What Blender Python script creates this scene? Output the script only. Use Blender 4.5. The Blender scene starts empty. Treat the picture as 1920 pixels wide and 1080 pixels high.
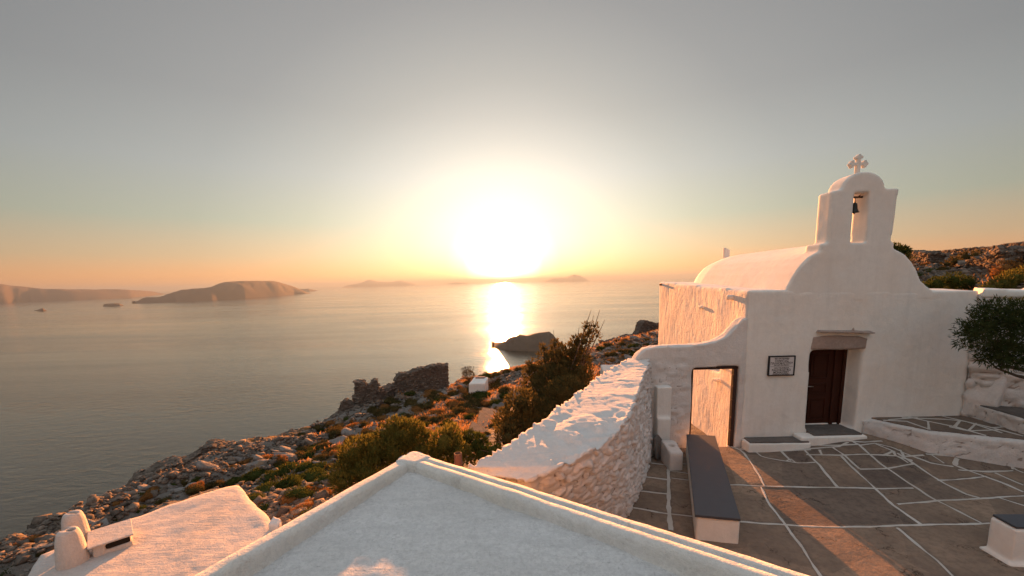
import bpy, bmesh, math, random
import numpy as np
from mathutils import Vector, Matrix

# ------------------------------------------------------------------ camera, sky, sun, exposure
SC = bpy.context.scene
COL = SC.collection
H = 4.29
FPX, CX, CY = 780.0, 960.0, 645.0                     # focal length and principal point of the photo
PITCH, ROLL = math.atan(118/780), math.radians(1.4)
_f = np.array([0, math.cos(PITCH), -math.sin(PITCH)]); _u0 = np.array([0, math.sin(PITCH), math.cos(PITCH)])
_r = math.cos(ROLL)*np.array([1., 0, 0]) - math.sin(ROLL)*_u0
_u = math.sin(ROLL)*np.array([1., 0, 0]) + math.cos(ROLL)*_u0
cam = bpy.data.cameras.new('camera'); cam_o = bpy.data.objects.new('camera', cam); COL.objects.link(cam_o)
M = Matrix(((_r[0], _u[0], -_f[0], 0), (_r[1], _u[1], -_f[1], 0), (_r[2], _u[2], -_f[2], H), (0, 0, 0, 1)))
cam_o.matrix_world = M
cam.sensor_width = 36; cam.lens = FPX/1920*36; cam.shift_y = (CY-540)/1920
cam.clip_start = 0.05; cam.clip_end = 300000
SC.camera = cam_o
SC.view_settings.view_transform = 'Standard'; SC.view_settings.look = 'None'
SC.view_settings.gamma = 1; SC.view_settings.exposure = 2.6
SUN_AZ, SUN_EL = math.radians(-0.9), math.radians(5.2)
sd = Vector((math.sin(SUN_AZ)*math.cos(SUN_EL), math.cos(SUN_AZ)*math.cos(SUN_EL), math.sin(SUN_EL)))

def ray(x, y): return _f + (x-CX)/FPX*_r - (y-CY)/FPX*_u
def atY(x, y, Y):
    d = ray(x, y); q = d*(Y/d[1]); q[2] += H; return q
def atZ(x, y, Z):
    d = ray(x, y); q = d*((Z-H)/d[2]); q[2] += H; return q

def L(c):                                             # sRGB 0-255 to linear
    return tuple((v/255/12.92 if v/255 <= .04045 else ((v/255+.055)/1.055)**2.4) for v in c)

world = bpy.data.worlds.new('World'); SC.world = world; world.use_nodes = True
class NT:
    def __init__(s, nt): s.nt = nt; s.n = nt.nodes; s.l = nt.links
    def new(s, t, **k):
        nd = s.n.new(t)
        for a, b in k.items(): setattr(nd, a, b)
        return nd
    def put(s, sock, v):
        if isinstance(v, bpy.types.NodeSocket): s.l.new(v, sock)
        elif v is not None:
            if hasattr(sock.default_value, '__len__') and not hasattr(v, '__len__'): v = (v,)*len(sock.default_value)
            if hasattr(sock.default_value, '__len__') and len(sock.default_value) == 4 and len(v) == 3: v = tuple(v)+(1,)
            sock.default_value = v
    def math(s, op, a, b=None, c=None, clamp=False):
        nd = s.new('ShaderNodeMath', operation=op, use_clamp=clamp)
        s.put(nd.inputs[0], a); s.put(nd.inputs[1], b) if b is not None else None
        if c is not None: s.put(nd.inputs[2], c)
        return nd.outputs[0]
    def vm(s, op, a, b=None, out=0):
        nd = s.new('ShaderNodeVectorMath', operation=op); s.put(nd.inputs[0], a)
        if b is not None: s.put(nd.inputs[1], b)
        return nd.outputs[out]
    def scale(s, a, f):
        nd = s.new('ShaderNodeVectorMath', operation='SCALE'); s.put(nd.inputs[0], a); s.put(nd.inputs[3], f); return nd.outputs[0]
    def ramp(s, fac, stops, interp='LINEAR'):
        nd = s.new('ShaderNodeValToRGB'); s.put(nd.inputs[0], fac); cr = nd.color_ramp; cr.interpolation = interp
        while len(cr.elements) < len(stops): cr.elements.new(0.5)
        for e, (p, c) in zip(cr.elements, stops):
            e.position = p
            if not hasattr(c, '__len__'): c = (c, c, c)
            e.color = (*c, 1)
        return nd.outputs[0]
    def mix(s, fac, a, b, blend='MIX'):
        nd = s.new('ShaderNodeMix', data_type='RGBA', blend_type=blend)
        s.put(nd.inputs[0], fac); s.put(nd.inputs[6], a); s.put(nd.inputs[7], b); return nd.outputs[2]
    def noise(s, vec, scale, detail=4, rough=.55, out=0, dist=0.0):
        nd = s.new('ShaderNodeTexNoise'); s.put(nd.inputs['Vector'], vec); s.put(nd.inputs['Scale'], scale)
        nd.inputs['Detail'].default_value = detail; nd.inputs['Roughness'].default_value = rough
        nd.inputs['Distortion'].default_value = dist; return nd.outputs[out]
    def mapping(s, vec, scale=(1, 1, 1), rot=(0, 0, 0)):
        nd = s.new('ShaderNodeMapping'); s.put(nd.inputs[0], vec); nd.inputs['Scale'].default_value = scale
        nd.inputs['Rotation'].default_value = rot; return nd.outputs[0]
    def bump(s, h, strength, dist, normal=None):
        nd = s.new('ShaderNodeBump'); nd.inputs['Strength'].default_value = strength; nd.inputs['Distance'].default_value = dist
        s.put(nd.inputs['Height'], h)
        if normal is not None: s.l.new(normal, nd.inputs['Normal'])
        return nd.outputs[0]

w = NT(world.node_tree); w.n.clear()
tc = w.new('ShaderNodeTexCoord'); dvec = w.vm('NORMALIZE', tc.outputs['Generated'])
sep = w.new('ShaderNodeSeparateXYZ'); w.l.new(dvec, sep.inputs[0])
el = w.math('MULTIPLY', w.math('ARCSINE', sep.outputs[2]), 180/math.pi)          # elevation in degrees
dot = w.vm('DOT_PRODUCT', dvec, tuple(sd), out=1)
th = w.math('MULTIPLY', w.math('ARCCOSINE', w.math('MINIMUM', dot, 0.9999999)), 180/math.pi)   # degrees from the sun
elr = w.math('DIVIDE', w.math('ADD', el, 5.0), 45.0, clamp=True)
def e_(a): return (a+5)/45
base = w.ramp(elr, [(0, L((200, 140, 100))), (e_(0), L((230, 156, 102))), (e_(1.4), L((226, 162, 110))), (e_(3.5), L((192, 164, 130))),
                    (e_(7.5), L((156, 160, 145))), (e_(13), L((148, 152, 151))), (e_(20), L((133, 135, 136))), (e_(31), L((124, 125, 127))), (1, L((185, 190, 196)))])
mul = w.ramp(w.math('DIVIDE', th, 180, clamp=True), [(0, .62), (16/180, .53), (30/180, .44), (50/180, .33), (75/180, .36), (120/180, .47), (1, .53)])
mul = w.scale(mul, 3.0)
az = w.math('MULTIPLY', w.math('ARCTAN2', sep.outputs[0], sep.outputs[1]), 180/math.pi)
daz = w.math('MULTIPLY', w.math('SUBTRACT', az, math.degrees(SUN_AZ)), .84)
de = w.math('SUBTRACT', el, 2.7)
de = w.math('ADD', w.math('MULTIPLY', w.math('MAXIMUM', de, 0), 1.0), w.math('MULTIPLY', w.math('MINIMUM', de, 0), .7))
th2 = w.math('SQRT', w.math('ADD', w.math('MULTIPLY', daz, daz), w.math('MULTIPLY', de, de)))      # the halo is wider than tall
glow = w.ramp(w.math('DIVIDE', th2, 50, clamp=True),
              [(0, (1, 1, .96)), (2.5/50, (.46, .44, .38)), (4.5/50, (.128, .125, .112)), (6.5/50, (.068, .066, .058)), (10/50, (.043, .0415, .0365)),
               (15/50, (.027, .0262, .0225)), (21/50, (.0145, .0137, .0100)), (30/50, (.0045, .0042, .0028)), (1, (0, 0, 0))])
glow = w.vm('MULTIPLY', w.scale(glow, 8.0), w.ramp(elr, [(0, (1, .58, .34)), (e_(0), (1, .66, .42)), (e_(2.0), (1, .82, .64)), (e_(5), (1, .97, .92)), (1, (1, 1, 1))]))
sky = w.vm('ADD', w.vm('MULTIPLY', base, mul), glow)
nish = w.new('ShaderNodeTexSky', sky_type='NISHITA'); nish.sun_disc = False
nish.sun_elevation = SUN_EL; nish.sun_rotation = SUN_AZ; nish.air_density = 1.0; nish.dust_density = 2.0
bg1 = w.new('ShaderNodeBackground'); w.l.new(nish.outputs[0], bg1.inputs[0]); bg1.inputs[1].default_value = 0.05*0.05
bg2 = w.new('ShaderNodeBackground'); w.l.new(sky, bg2.inputs[0]); bg2.inputs[1].default_value = 1/6.06
ad = w.new('ShaderNodeAddShader'); w.l.new(bg1.outputs[0], ad.inputs[0]); w.l.new(bg2.outputs[0], ad.inputs[1])
wo = w.new('ShaderNodeOutputWorld'); w.l.new(ad.outputs[0], wo.inputs[0])
world.cycles.sampling_method = 'MANUAL'; world.cycles.sample_map_resolution = 1024

sun = bpy.data.lights.new('sun', 'SUN'); sun.energy = 4.2; sun.angle = math.radians(0.6); sun.color = (1.0, 0.345, 0.095)
sun_o = bpy.data.objects.new('sun', sun); COL.objects.link(sun_o)
sun_o.rotation_euler = (-sd).to_track_quat('-Z', 'Y').to_euler(); sun_o.location = (0, 0, 60)
SC.cycles.max_bounces = 7; SC.cycles.diffuse_bounces = 3; SC.cycles.glossy_bounces = 3; SC.cycles.volume_bounces = 0
SC.cycles.transparent_max_bounces = 4; SC.cycles.transmission_bounces = 3
SC.cycles.sample_clamp_indirect = 6

# ------------------------------------------------------------------ numpy noise
def _h(ix, iy, iz, s):
    n = (ix.astype(np.int64)*374761393 + iy.astype(np.int64)*668265263 + iz.astype(np.int64)*2147483647 + s*1274126177) & 0xffffffff
    n = ((n ^ (n >> 13))*1274126177) & 0xffffffff
    n = ((n ^ (n >> 16))*2246822519) & 0xffffffff
    return ((n ^ (n >> 15)) & 0xffffff)/float(0xffffff)
def vnoise(P, sc=1.0, s=0):
    P = np.asarray(P, float)*sc; I = np.floor(P); f = P-I; f = f*f*(3-2*f); I = I.astype(np.int64); o = 0
    for a in (0, 1):
        for b in (0, 1):
            for c in (0, 1):
                wgt = (f[..., 0] if a else 1-f[..., 0])*(f[..., 1] if b else 1-f[..., 1])*(f[..., 2] if c else 1-f[..., 2])
                o = o + wgt*_h(I[..., 0]+a, I[..., 1]+b, I[..., 2]+c, s)
    return o*2-1
def fbm(P, sc=1.0, oct=4, s=0, g=.5):
    o = 0; a = 1; t = 0
    for k in range(oct): o = o+a*vnoise(P, sc*2**k, s+k*17); t += a; a *= g
    return o/t
def voro(P, sc=1.0, s=0):                              # F1, F2, cell value
    P = np.asarray(P, float)*sc; I = np.floor(P).astype(np.int64)
    f1 = np.full(P.shape[:-1], 9.); f2 = f1.copy(); cv = np.zeros(P.shape[:-1])
    for a in (-1, 0, 1):
        for b in (-1, 0, 1):
            for c in (-1, 0, 1):
                x, y, z = I[..., 0]+a, I[..., 1]+b, I[..., 2]+c
                q = np.stack([x+.15+.7*_h(x, y, z, s), y+.15+.7*_h(x, y, z, s+1), z+.15+.7*_h(x, y, z, s+2)], -1)
                d = np.linalg.norm(q-P, axis=-1); cc = _h(x, y, z, s+3)
                m = d < f1; f2 = np.where(m, f1, np.minimum(f2, d)); cv = np.where(m, cc, cv); f1 = np.where(m, d, f1)
    return f1, f2, cv
def sm(a, b, x):
    t = np.clip((np.asarray(x, float)-a)/(b-a), 0, 1); return t*t*(3-2*t)

# ------------------------------------------------------------------ object helpers
def mesh_from(name, V, F, smooth=True, attr=None):
    me = bpy.data.meshes.new(name)
    V = np.asarray(V, np.float32); 
    if isinstance(F, np.ndarray):
        n, k = F.shape
        me.vertices.add(len(V)); me.vertices.foreach_set('co', V.ravel())
        me.loops.add(n*k); me.loops.foreach_set('vertex_index', F.ravel().astype(np.int32))
        me.polygons.add(n); me.polygons.foreach_set('loop_start', np.arange(0, n*k, k, dtype=np.int32))
        me.update(calc_edges=True); me.validate()
    else:
        me.from_pydata(V.tolist(), [], F); me.update()
    if smooth: me.polygons.foreach_set('use_smooth', np.ones(len(me.polygons), bool))
    if attr:
        for nm, arr in attr.items():
            at = me.attributes.new(nm, 'FLOAT', 'POINT'); at.data.foreach_set('value', np.asarray(arr, np.float32).ravel())
    return me
def obj(name, me, mats=None, parent=None, loc=None):
    o = bpy.data.objects.new(name, me); COL.objects.link(o)
    if mats is not None and me is not None:
        for m in (mats if isinstance(mats, (list, tuple)) else [mats]): me.materials.append(m)
    if loc is not None: o.location = loc
    if parent is not None:
        o.parent = parent
        if parent.parent is None and loc is None: o.location = -Vector(parent.location)   # parts are modelled in world coordinates
        elif loc is None: o.location = (0, 0, 0)
    return o
def tag(o, label=None, cat=None, group=None, kind=None):
    if label: o['label'] = label
    if cat: o['category'] = cat
    if group: o['group'] = group
    if kind: o['kind'] = kind
    return o
def thing(name, label, cat, loc=(0, 0, 0), group=None):
    o = bpy.data.objects.new(name, None); COL.objects.link(o); o.location = loc; o.empty_display_size = .2
    return tag(o, label, cat, group)

class MB:
    def __init__(s): s.v = []; s.f = []; s.mi = []; s.m = 0
    def add(s, V, F):
        n = len(s.v); s.v += [tuple(map(float, q)) for q in V]; s.f += [[i+n for i in f] for f in F]; s.mi += [s.m]*len(F)
    def box(s, a, b):
        x0, y0, z0 = a; x1, y1, z1 = b
        s.add([(x0,y0,z0),(x1,y0,z0),(x1,y1,z0),(x0,y1,z0),(x0,y0,z1),(x1,y0,z1),(x1,y1,z1),(x0,y1,z1)],
              [(0,3,2,1),(4,5,6,7),(0,1,5,4),(1,2,6,5),(2,3,7,6),(3,0,4,7)])
    def prism(s, pts, z0, z1):                          # polygon in plan, counter-clockwise; z0/z1 number or list
        n = len(pts); z0 = z0 if hasattr(z0, '__len__') else [z0]*n; z1 = z1 if hasattr(z1, '__len__') else [z1]*n
        s.add([(p[0], p[1], z0[i]) for i, p in enumerate(pts)]+[(p[0], p[1], z1[i]) for i, p in enumerate(pts)],
              [list(range(n))[::-1], list(range(n, 2*n))]+[(i, (i+1) % n, n+(i+1) % n, n+i) for i in range(n)])
    def xprism(s, pts, y0, y1, shift=0.0):              # polygon in X/Z extruded along Y, counter-clockwise seen from -Y
        n = len(pts)
        s.add([(p[0], y0, p[1]) for p in pts]+[(p[0]+shift, y1, p[1]) for p in pts],
              [list(range(n)), list(range(n, 2*n))[::-1]]+[((i+1) % n, i, n+i, n+(i+1) % n) for i in range(n)])
    def tube(s, pts, rad, n=8, cap=True):
        pts = [Vector(p) for p in pts]; rad = rad if hasattr(rad, '__len__') else [rad]*len(pts)
        V = []; up = None
        for i, p in enumerate(pts):
            t = (pts[min(i+1, len(pts)-1)]-pts[max(i-1, 0)]).normalized()
            a = t.orthogonal().normalized() if up is None else (up-t*up.dot(t)).normalized()
            up = a; b = t.cross(a)
            V += [p+(a*math.cos(2*math.pi*k/n)+b*math.sin(2*math.pi*k/n))*rad[i] for k in range(n)]
        F = [(i*n+k, i*n+(k+1) % n, (i+1)*n+(k+1) % n, (i+1)*n+k) for i in range(len(pts)-1) for k in range(n)]
        if cap: F += [list(range(n))[::-1], list(range((len(pts)-1)*n, len(pts)*n))]
        s.add(V, F)
    def lathe(s, c, prof, n=20, sx=1, sy=1):
        V = [(c[0]+r*math.cos(2*math.pi*k/n)*sx, c[1]+r*math.sin(2*math.pi*k/n)*sy, c[2]+z) for r, z in prof for k in range(n)]
        F = [(i*n+k, i*n+(k+1) % n, (i+1)*n+(k+1) % n, (i+1)*n+k) for i in range(len(prof)-1) for k in range(n)]
        F += [list(range(n))[::-1], list(range((len(prof)-1)*n, len(prof)*n))]
        s.add(V, F)
    def mesh(s, name, smooth=False):
        me = bpy.data.meshes.new(name); me.from_pydata(s.v, [], s.f); me.update()
        me.polygons.foreach_set('material_index', np.array(s.mi, np.int32))
        if smooth: me.polygons.foreach_set('use_smooth', np.ones(len(me.polygons), bool))
        return me
    def build(s, name, mats, parent=None, smooth=False, bevel=0):
        me = s.mesh(name, smooth)
        if bevel: me = baked(me, lambda o: bevel_mod(o, bevel))
        return obj(name, me, mats, parent)
def bevel_mod(o, wd):
    m = o.modifiers.new('b', 'BEVEL'); m.width = wd; m.segments = 2; m.limit_method = 'ANGLE'; m.angle_limit = math.radians(35)
def baked(me, fn):
    o = bpy.data.objects.new('tmp', me); COL.objects.link(o); fn(o)
    dg = bpy.context.evaluated_depsgraph_get(); dg.update()
    m2 = bpy.data.meshes.new_from_object(o.evaluated_get(dg)); bpy.data.objects.remove(o); return m2
def plaster_mesh(mb, voxel=.05, amp=.015, amp2=.004, smooth=3, cut=None, seed=1, sc=1.2):
    """melt the pieces into one hand-plastered body with soft edges and uneven faces"""
    me = mb.mesh('p')
    def fn(o):
        r = o.modifiers.new('r', 'REMESH'); r.mode = 'VOXEL'; r.voxel_size = voxel; r.use_smooth_shade = True
        if cut is not None:
            c = bpy.data.objects.new('c', cut.mesh('c')); COL.objects.link(c)
            b = o.modifiers.new('c', 'BOOLEAN'); b.operation = 'DIFFERENCE'; b.solver = 'EXACT'; b.object = c; o['c'] = c.name
            r2 = o.modifiers.new('r2', 'REMESH'); r2.mode = 'VOXEL'; r2.voxel_size = voxel; r2.use_smooth_shade = True
        s = o.modifiers.new('s', 'SMOOTH'); s.factor = .5; s.iterations = smooth
    m2 = baked(me, fn)
    for o in [o for o in bpy.data.objects if o.name.startswith('c') and o.data and o.data.name.startswith('c') and o.type == 'MESH' and o.name == 'c']:
        bpy.data.objects.remove(o)
    n = len(m2.vertices); co = np.empty(n*3, np.float32); m2.vertices.foreach_get('co', co); co = co.reshape(-1, 3)
    no = np.empty(n*3, np.float32); m2.vertices.foreach_get('normal', no); no = no.reshape(-1, 3)
    co = co + no*(amp*fbm(co, sc, 3, seed)+amp2*fbm(co, 6, 2, seed+9))[:, None]
    m2.vertices.foreach_set('co', co.astype(np.float32).ravel()); m2.update()
    m2.polygons.foreach_set('use_smooth', np.ones(len(m2.polygons), bool))
    return m2

def grid_faces(nu, nv, wrap_v=False):
    i, j = np.meshgrid(np.arange(nu-1), np.arange(nv if wrap_v else nv-1), indexing='ij')
    a = i*nv+j; b = i*nv+(j+1) % nv; c = (i+1)*nv+(j+1) % nv; d = (i+1)*nv+j
    return np.stack([a, d, c, b], -1).reshape(-1, 4)
def resample(P, step):
    P = np.asarray(P, float); d = np.r_[0, np.cumsum(np.linalg.norm(np.diff(P[:, :2], axis=0), axis=1))]
    n = max(2, int(d[-1]/step)+1); t = np.linspace(0, d[-1], n); return np.stack([np.interp(t, d, P[:, k]) for k in range(P.shape[1])], 1)
def wall_loft(Lp, Rp, zt, zbL, zbR, step=.08, stone=.3, amp=.05, top_amp=.02, jag=0, seed=0, flat=1.7, gap=.12, warp=.12, Rbot=None):
    """a rubble wall between a left and a right edge line: sides and ends bulge stone by stone. Returns mesh"""
    Lp = np.asarray(Lp, float); Rp = np.asarray(Rp, float); k = len(Lp)
    RB = np.asarray(Rbot, float) if Rbot is not None else Rp
    A = np.c_[Lp, Rp, np.asarray(zt).reshape(k, 1)*np.ones((k, 1)) if np.ndim(zt) else np.full((k, 1), zt),
              zbL if np.ndim(zbL) else np.full(k, zbL), zbR if np.ndim(zbR) else np.full(k, zbR), RB]
    mid = (A[:, :2]+A[:, 2:4])/2; d = np.r_[0, np.cumsum(np.linalg.norm(np.diff(mid, axis=0), axis=1))]
    n = max(3, int(d[-1]/step)+1); t = np.linspace(0, d[-1], n)
    A = np.stack([np.interp(t, d, A[:, q]) for q in range(A.shape[1])], 1)
    if jag: 
        jn = fbm(np.c_[t, np.zeros(n), np.zeros(n)], .9, 4, seed+5)*1.3
        A[:, 4] += jag*jn
    Lx, Rx, ZT, ZL, ZR = A[:, :2], A[:, 2:4], A[:, 4], A[:, 5], A[:, 6]
    hs = max(2, int((ZT-np.minimum(ZL, ZR)).max()/step)); ws = max(3, int(np.linalg.norm(Lx-Rx, axis=1).max()/step))
    rows = []; typ = []
    RBx = A[:, 7:9]
    for q in np.linspace(0, 1, hs+1): rows.append(np.c_[RBx+(Rx-RBx)*q**.8, ZR+(ZT-ZR)*q]); typ.append(0)
    for q in np.linspace(0, 1, ws+1)[1:-1]: rows.append(np.c_[Rx+(Lx-Rx)*q, ZT]); typ.append(1)
    for q in np.linspace(1, 0, hs+1): rows.append(np.c_[Lx, ZL+(ZT-ZL)*q]); typ.append(0)
    G = np.stack(rows, 1)                               # n x m x 3
    T = np.tile(np.array(typ, float), (n, 1))
    # end caps: shrink the section toward its centre line
    def cap(sec):
        c = (sec[0, :2]+sec[-1, :2])/2; out = []
        for q in np.linspace(1, 0, max(3, ws//2)+1)[1:]:
            s2 = sec.copy(); s2[:, :2] = c+(sec[:, :2]-c)*q; out.append(s2)
        return out
    c0 = cap(G[0])[::-1]; c1 = cap(G[-1])
    G = np.concatenate([np.stack(c0), G, np.stack(c1)]); T = np.concatenate([np.zeros((len(c0), len(typ))), T, np.zeros((len(c1), len(typ)))])
    du = np.gradient(G, axis=0); dv = np.gradient(G, axis=1); N = np.cross(dv, du); N /= (np.linalg.norm(N, axis=-1, keepdims=True)+1e-9)
    N[:len(c0), :, :] = 0; N[-len(c1):, :, :] = 0
    e0 = (G[len(c0)+2, 0]-G[len(c0), 0]); e0 /= np.linalg.norm(e0)+1e-9; e1 = G[-len(c1)-1, 0]-G[-len(c1)-3, 0]; e1 /= np.linalg.norm(e1)+1e-9
    N[:len(c0)] = -e0*[1, 1, 0]; N[-len(c1):] = e1*[1, 1, 0]
    # outward check
    cc = G.mean(axis=1, keepdims=True)
    sgn = np.sign(((G-cc)*N).sum(-1)[len(c0):-len(c1)].mean()); 
    N[len(c0):-len(c1)] *= (sgn if sgn != 0 else 1)
    Q = G*np.array([1, 1, flat]); Q = Q+warp*np.stack([fbm(G, 2.6, 3, seed+7), fbm(G, 2.6, 3, seed+8), fbm(G, 2.6, 3, seed+9)], -1)
    f1, f2, cv = voro(Q, 1/stone, seed)
    g = sm(0.0, gap*2, f2-f1); bump = g*(.35+.65*cv)
    a = np.where(T > .5, top_amp, amp)
    D = a*(bump-.3)+a*.35*fbm(G, 9, 3, seed+3)
    G = G+N*D[..., None]
    nu, nv = G.shape[:2]
    return mesh_from('w', G.reshape(-1, 3), grid_faces(nu, nv), True,
                     {'gap': (1-sm(.0, gap, f2-f1)).ravel()*(1-T.ravel()*(.8 if top_amp < amp*.7 else 0)), 'tone': cv.ravel()})

# ------------------------------------------------------------------ materials
def newmat(name):
    m = bpy.data.materials.new(name); m.use_nodes = True; n = NT(m.node_tree); n.n.clear()
    o = n.new('ShaderNodeOutputMaterial'); b = n.new('ShaderNodeBsdfPrincipled'); n.l.new(b.outputs[0], o.inputs[0]); return m, n, b, o
def pos(n): return n.new('ShaderNodeNewGeometry').outputs['Position']
def attr(n, name): return n.new('ShaderNodeAttribute', attribute_name=name).outputs['Fac']

def plaster_mat(name, col=(.78, .76, .715), warm=(.76, .70, .63), dirt=.0, fine=.5, coarse=.5, drip=0, stroke=None, gapcol=None, grain=0):
    m, n, b, o = newmat(name); p = pos(n)
    v1 = n.noise(p, .9, 5, .6); c = n.mix(n.ramp(v1, [(.42, 0.), (.72, 1.)]), col, warm)
    v2 = n.noise(p, 7, 6, .7); c = n.mix(n.ramp(v2, [(.35, .22), (.6, 0.)]), c, tuple(x*.72 for x in col))
    st = n.noise(n.mapping(p, (3.2, 3.2, .28)), 1.7, 6, .65); c = n.mix(n.ramp(st, [(.50, 0.), (.74, .20)]), c, tuple(x*.62 for x in col))
    if dirt:
        v3 = n.noise(n.mapping(p, (1, 1, .35)), 3.1, 8, .72)
        c = n.mix(n.ramp(v3, [(.60, 0.), (.74, dirt)]), c, (.28, .24, .19))
    if grain:
        g1 = n.noise(p, 26, 6, .8); c = n.mix(n.ramp(g1, [(.40, grain), (.56, 0.)]), c, tuple(x*.62 for x in col))
        g2 = n.noise(n.mapping(p, (1.3, 9, 3), (0, 0, stroke or .3)), 1.2, 6, .7); c = n.mix(n.ramp(g2, [(.38, grain*.8), (.55, 0.)]), c, tuple(x*.74 for x in col))
    fl = n.noise(n.vm('ADD', p, n.scale(n.noise(p, 3, 4, .6, out=1), .5)), 2.3, 9, .8); c = n.mix(n.ramp(fl, [(.655, 0.), (.675, .28)]), c, tuple(x*.66 for x in col))
    if gapcol:
        gp = attr(n, 'gap'); gm = n.math('MULTIPLY', n.ramp(gp, [(.55, 0.), (.92, 1.)]), n.ramp(n.noise(p, 2.6, 4, .6), [(.40, 0.), (.54, .9)]))
        c = n.mix(gm, c, gapcol)
    n.l.new(c, b.inputs['Base Color']); b.inputs['Roughness'].default_value = .9; b.inputs['Specular IOR Level'].default_value = .2
    h = n.noise(p, 34, 5, .7); nn = n.bump(h, fine, .012+.02*grain)
    h2 = n.noise(p, 4.5, 5, .6, dist=.4); nn = n.bump(h2, coarse, .045, nn)
    if drip:
        h3 = n.noise(n.mapping(p, (2.6, 2.6, .75)), 1.9, 6, .66, dist=1.1); nn = n.bump(h3, drip, .11, nn)
        h4 = n.noise(n.mapping(p, (2.5, 2.5, 1)), 6, 5, .65); nn = n.bump(h4, drip*.7, .022, nn)
    if stroke:
        h3 = n.noise(n.mapping(p, (1, 1, 1), (0, 0, stroke)), 1, 2)
        mp = n.mapping(p, (1.1, 12, 3), (0, 0, stroke)); h3 = n.noise(mp, 1.3, 6, .68, dist=.3); nn = n.bump(h3, .7, .03, nn)
        mp = n.mapping(p, (9, .8, 3), (0, 0, stroke+.5)); h3 = n.noise(mp, 1.4, 5, .6, dist=.4); nn = n.bump(h3, .35, .018, nn)
    n.l.new(nn, b.inputs['Normal']); return m
M_wall = plaster_mat('plaster_wall', fine=.4, coarse=.35)
M_smooth = plaster_mat('plaster_smooth', fine=.3, coarse=.1)
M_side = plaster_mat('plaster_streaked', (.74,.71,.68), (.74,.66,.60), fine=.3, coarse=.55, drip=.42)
M_roof = plaster_mat('plaster_roof', (.82, .815, .80), (.72, .70, .67), dirt=.25, fine=1, coarse=1, stroke=.55, grain=.5)
M_par = plaster_mat('plaster_parapet', (.78, .76, .72), (.76, .70, .60), dirt=.7, fine=1, coarse=.7, grain=.3)
M_lroof = plaster_mat('plaster_lower_roof', (.58, .545, .52), (.54, .48, .43), dirt=.4, fine=.9, coarse=.8, stroke=-.3, grain=.3)
M_stonewhite = plaster_mat('whitewashed_stone', (.70, .665, .635), (.68, .61, .56), dirt=.25, fine=.7, coarse=.5, stroke=.9, grain=.15, gapcol=(.20, .13, .09))

def stone_mat(name, c1, c2, c3, lichen=None, bump=.6, tone=False):
    m, n, b, o = newmat(name); p = pos(n)
    v = n.noise(p, 2.6, 6, .65); c = n.mix(n.ramp(v, [(.35, 0.), (.65, 1.)]), c1, c2)
    v = n.noise(p, 11, 6, .75); c = n.mix(n.ramp(v, [(.48, 0.), (.68, .8)]), c, c3)
    if tone:
        t = attr(n, 'tone'); c = n.mix(1.0, c, n.ramp(t, [(0, (.55, .52, .5)), (.5, (.95, .92, .88)), (1, (1.5, 1.4, 1.3))]), 'MULTIPLY')
    if lichen:
        v = n.noise(p, 1.3, 5, .7); c = n.mix(n.ramp(v, [(.56, 0.), (.66, .8)]), c, lichen)
    n.l.new(c, b.inputs['Base Color']); b.inputs['Roughness'].default_value = 1.0; b.inputs['Specular IOR Level'].default_value = .06
    n.l.new(n.bump(n.noise(p, 16, 7, .72), bump, .035, n.bump(n.noise(p, 4, 5, .65), bump, .1)), b.inputs['Normal']); return m
M_rock = stone_mat('grey_rock', (.19, .175, .165), (.27, .25, .23), (.10, .09, .08), lichen=(.22, .14, .08))
M_ruin = stone_mat('ruin_stone', (.145, .125, .108), (.20, .17, .145), (.07, .055, .045), tone=True)
M_slab = stone_mat('brown_flag_slab', (.15, .13, .118), (.11, .097, .088), (.19, .165, .145), bump=.35)
M_lintel = stone_mat('lintel_stone', (.36, .27, .23), (.30, .24, .21), (.42, .33, .28), bump=.3)
M_island = stone_mat('island_rock', (.085, .068, .055), (.11, .09, .072), (.06, .05, .04), bump=.6)

def paving_mat():
    m, n, b, o = newmat('paving_flags'); p = pos(n)
    vo = n.new('ShaderNodeTexVoronoi'); n.l.new(p, vo.inputs['Vector']); vo.inputs['Scale'].default_value = .9
    c = n.mix(n.ramp(n.noise(p, 1.1, 5, .6), [(.3, 0.), (.7, 1.)]), (.11, .095, .088), (.27, .225, .19))
    c = n.mix(.5, c, n.mix(vo.outputs['Color'], (.10, .085, .08), (.27, .215, .175)))
    c = n.mix(n.ramp(n.noise(p, 9, 7, .75), [(.45, 0.), (.62, .55)]), c, (.10, .085, .078))
    v2 = n.new('ShaderNodeTexVoronoi', feature='DISTANCE_TO_EDGE'); n.l.new(n.vm('ADD', p, n.scale(n.noise(p, 2.2, 5, .7, out=1), .9)), v2.inputs['Vector']); v2.inputs['Scale'].default_value = .75
    crack = n.math('MULTIPLY', n.ramp(v2.outputs['Distance'], [(0, 1.), (.014, 0.)]), n.ramp(n.noise(p, 1.3, 2, .5), [(.5, 0.), (.56, 1.)]))
    c = n.mix(crack, c, (.05, .04, .035)); c = n.mix(1.0, c, (1.08, 1.0, .92), 'MULTIPLY'); c = n.mix(1.0, c, n.ramp(attr(n, 'tone'), [(0, (.68, .68, .71)), (.5, (.97, .95, .93)), (1, (1.25, 1.17, 1.08))]), 'MULTIPLY')
    n.l.new(c, b.inputs['Base Color']); b.inputs['Roughness'].default_value = .95; b.inputs['Specular IOR Level'].default_value = .08
    hh = n.math('SUBTRACT', n.noise(p, 20, 6, .7), crack)
    n.l.new(n.bump(hh, .6, .012, n.bump(n.noise(p, 2.6, 5, .6), .5, .04)), b.inputs['Normal']); return m
M_pave = paving_mat()
M_grout = plaster_mat('lime_grout', (.54, .51, .47), (.42, .38, .33), dirt=.8, fine=.6, coarse=.3)

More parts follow.
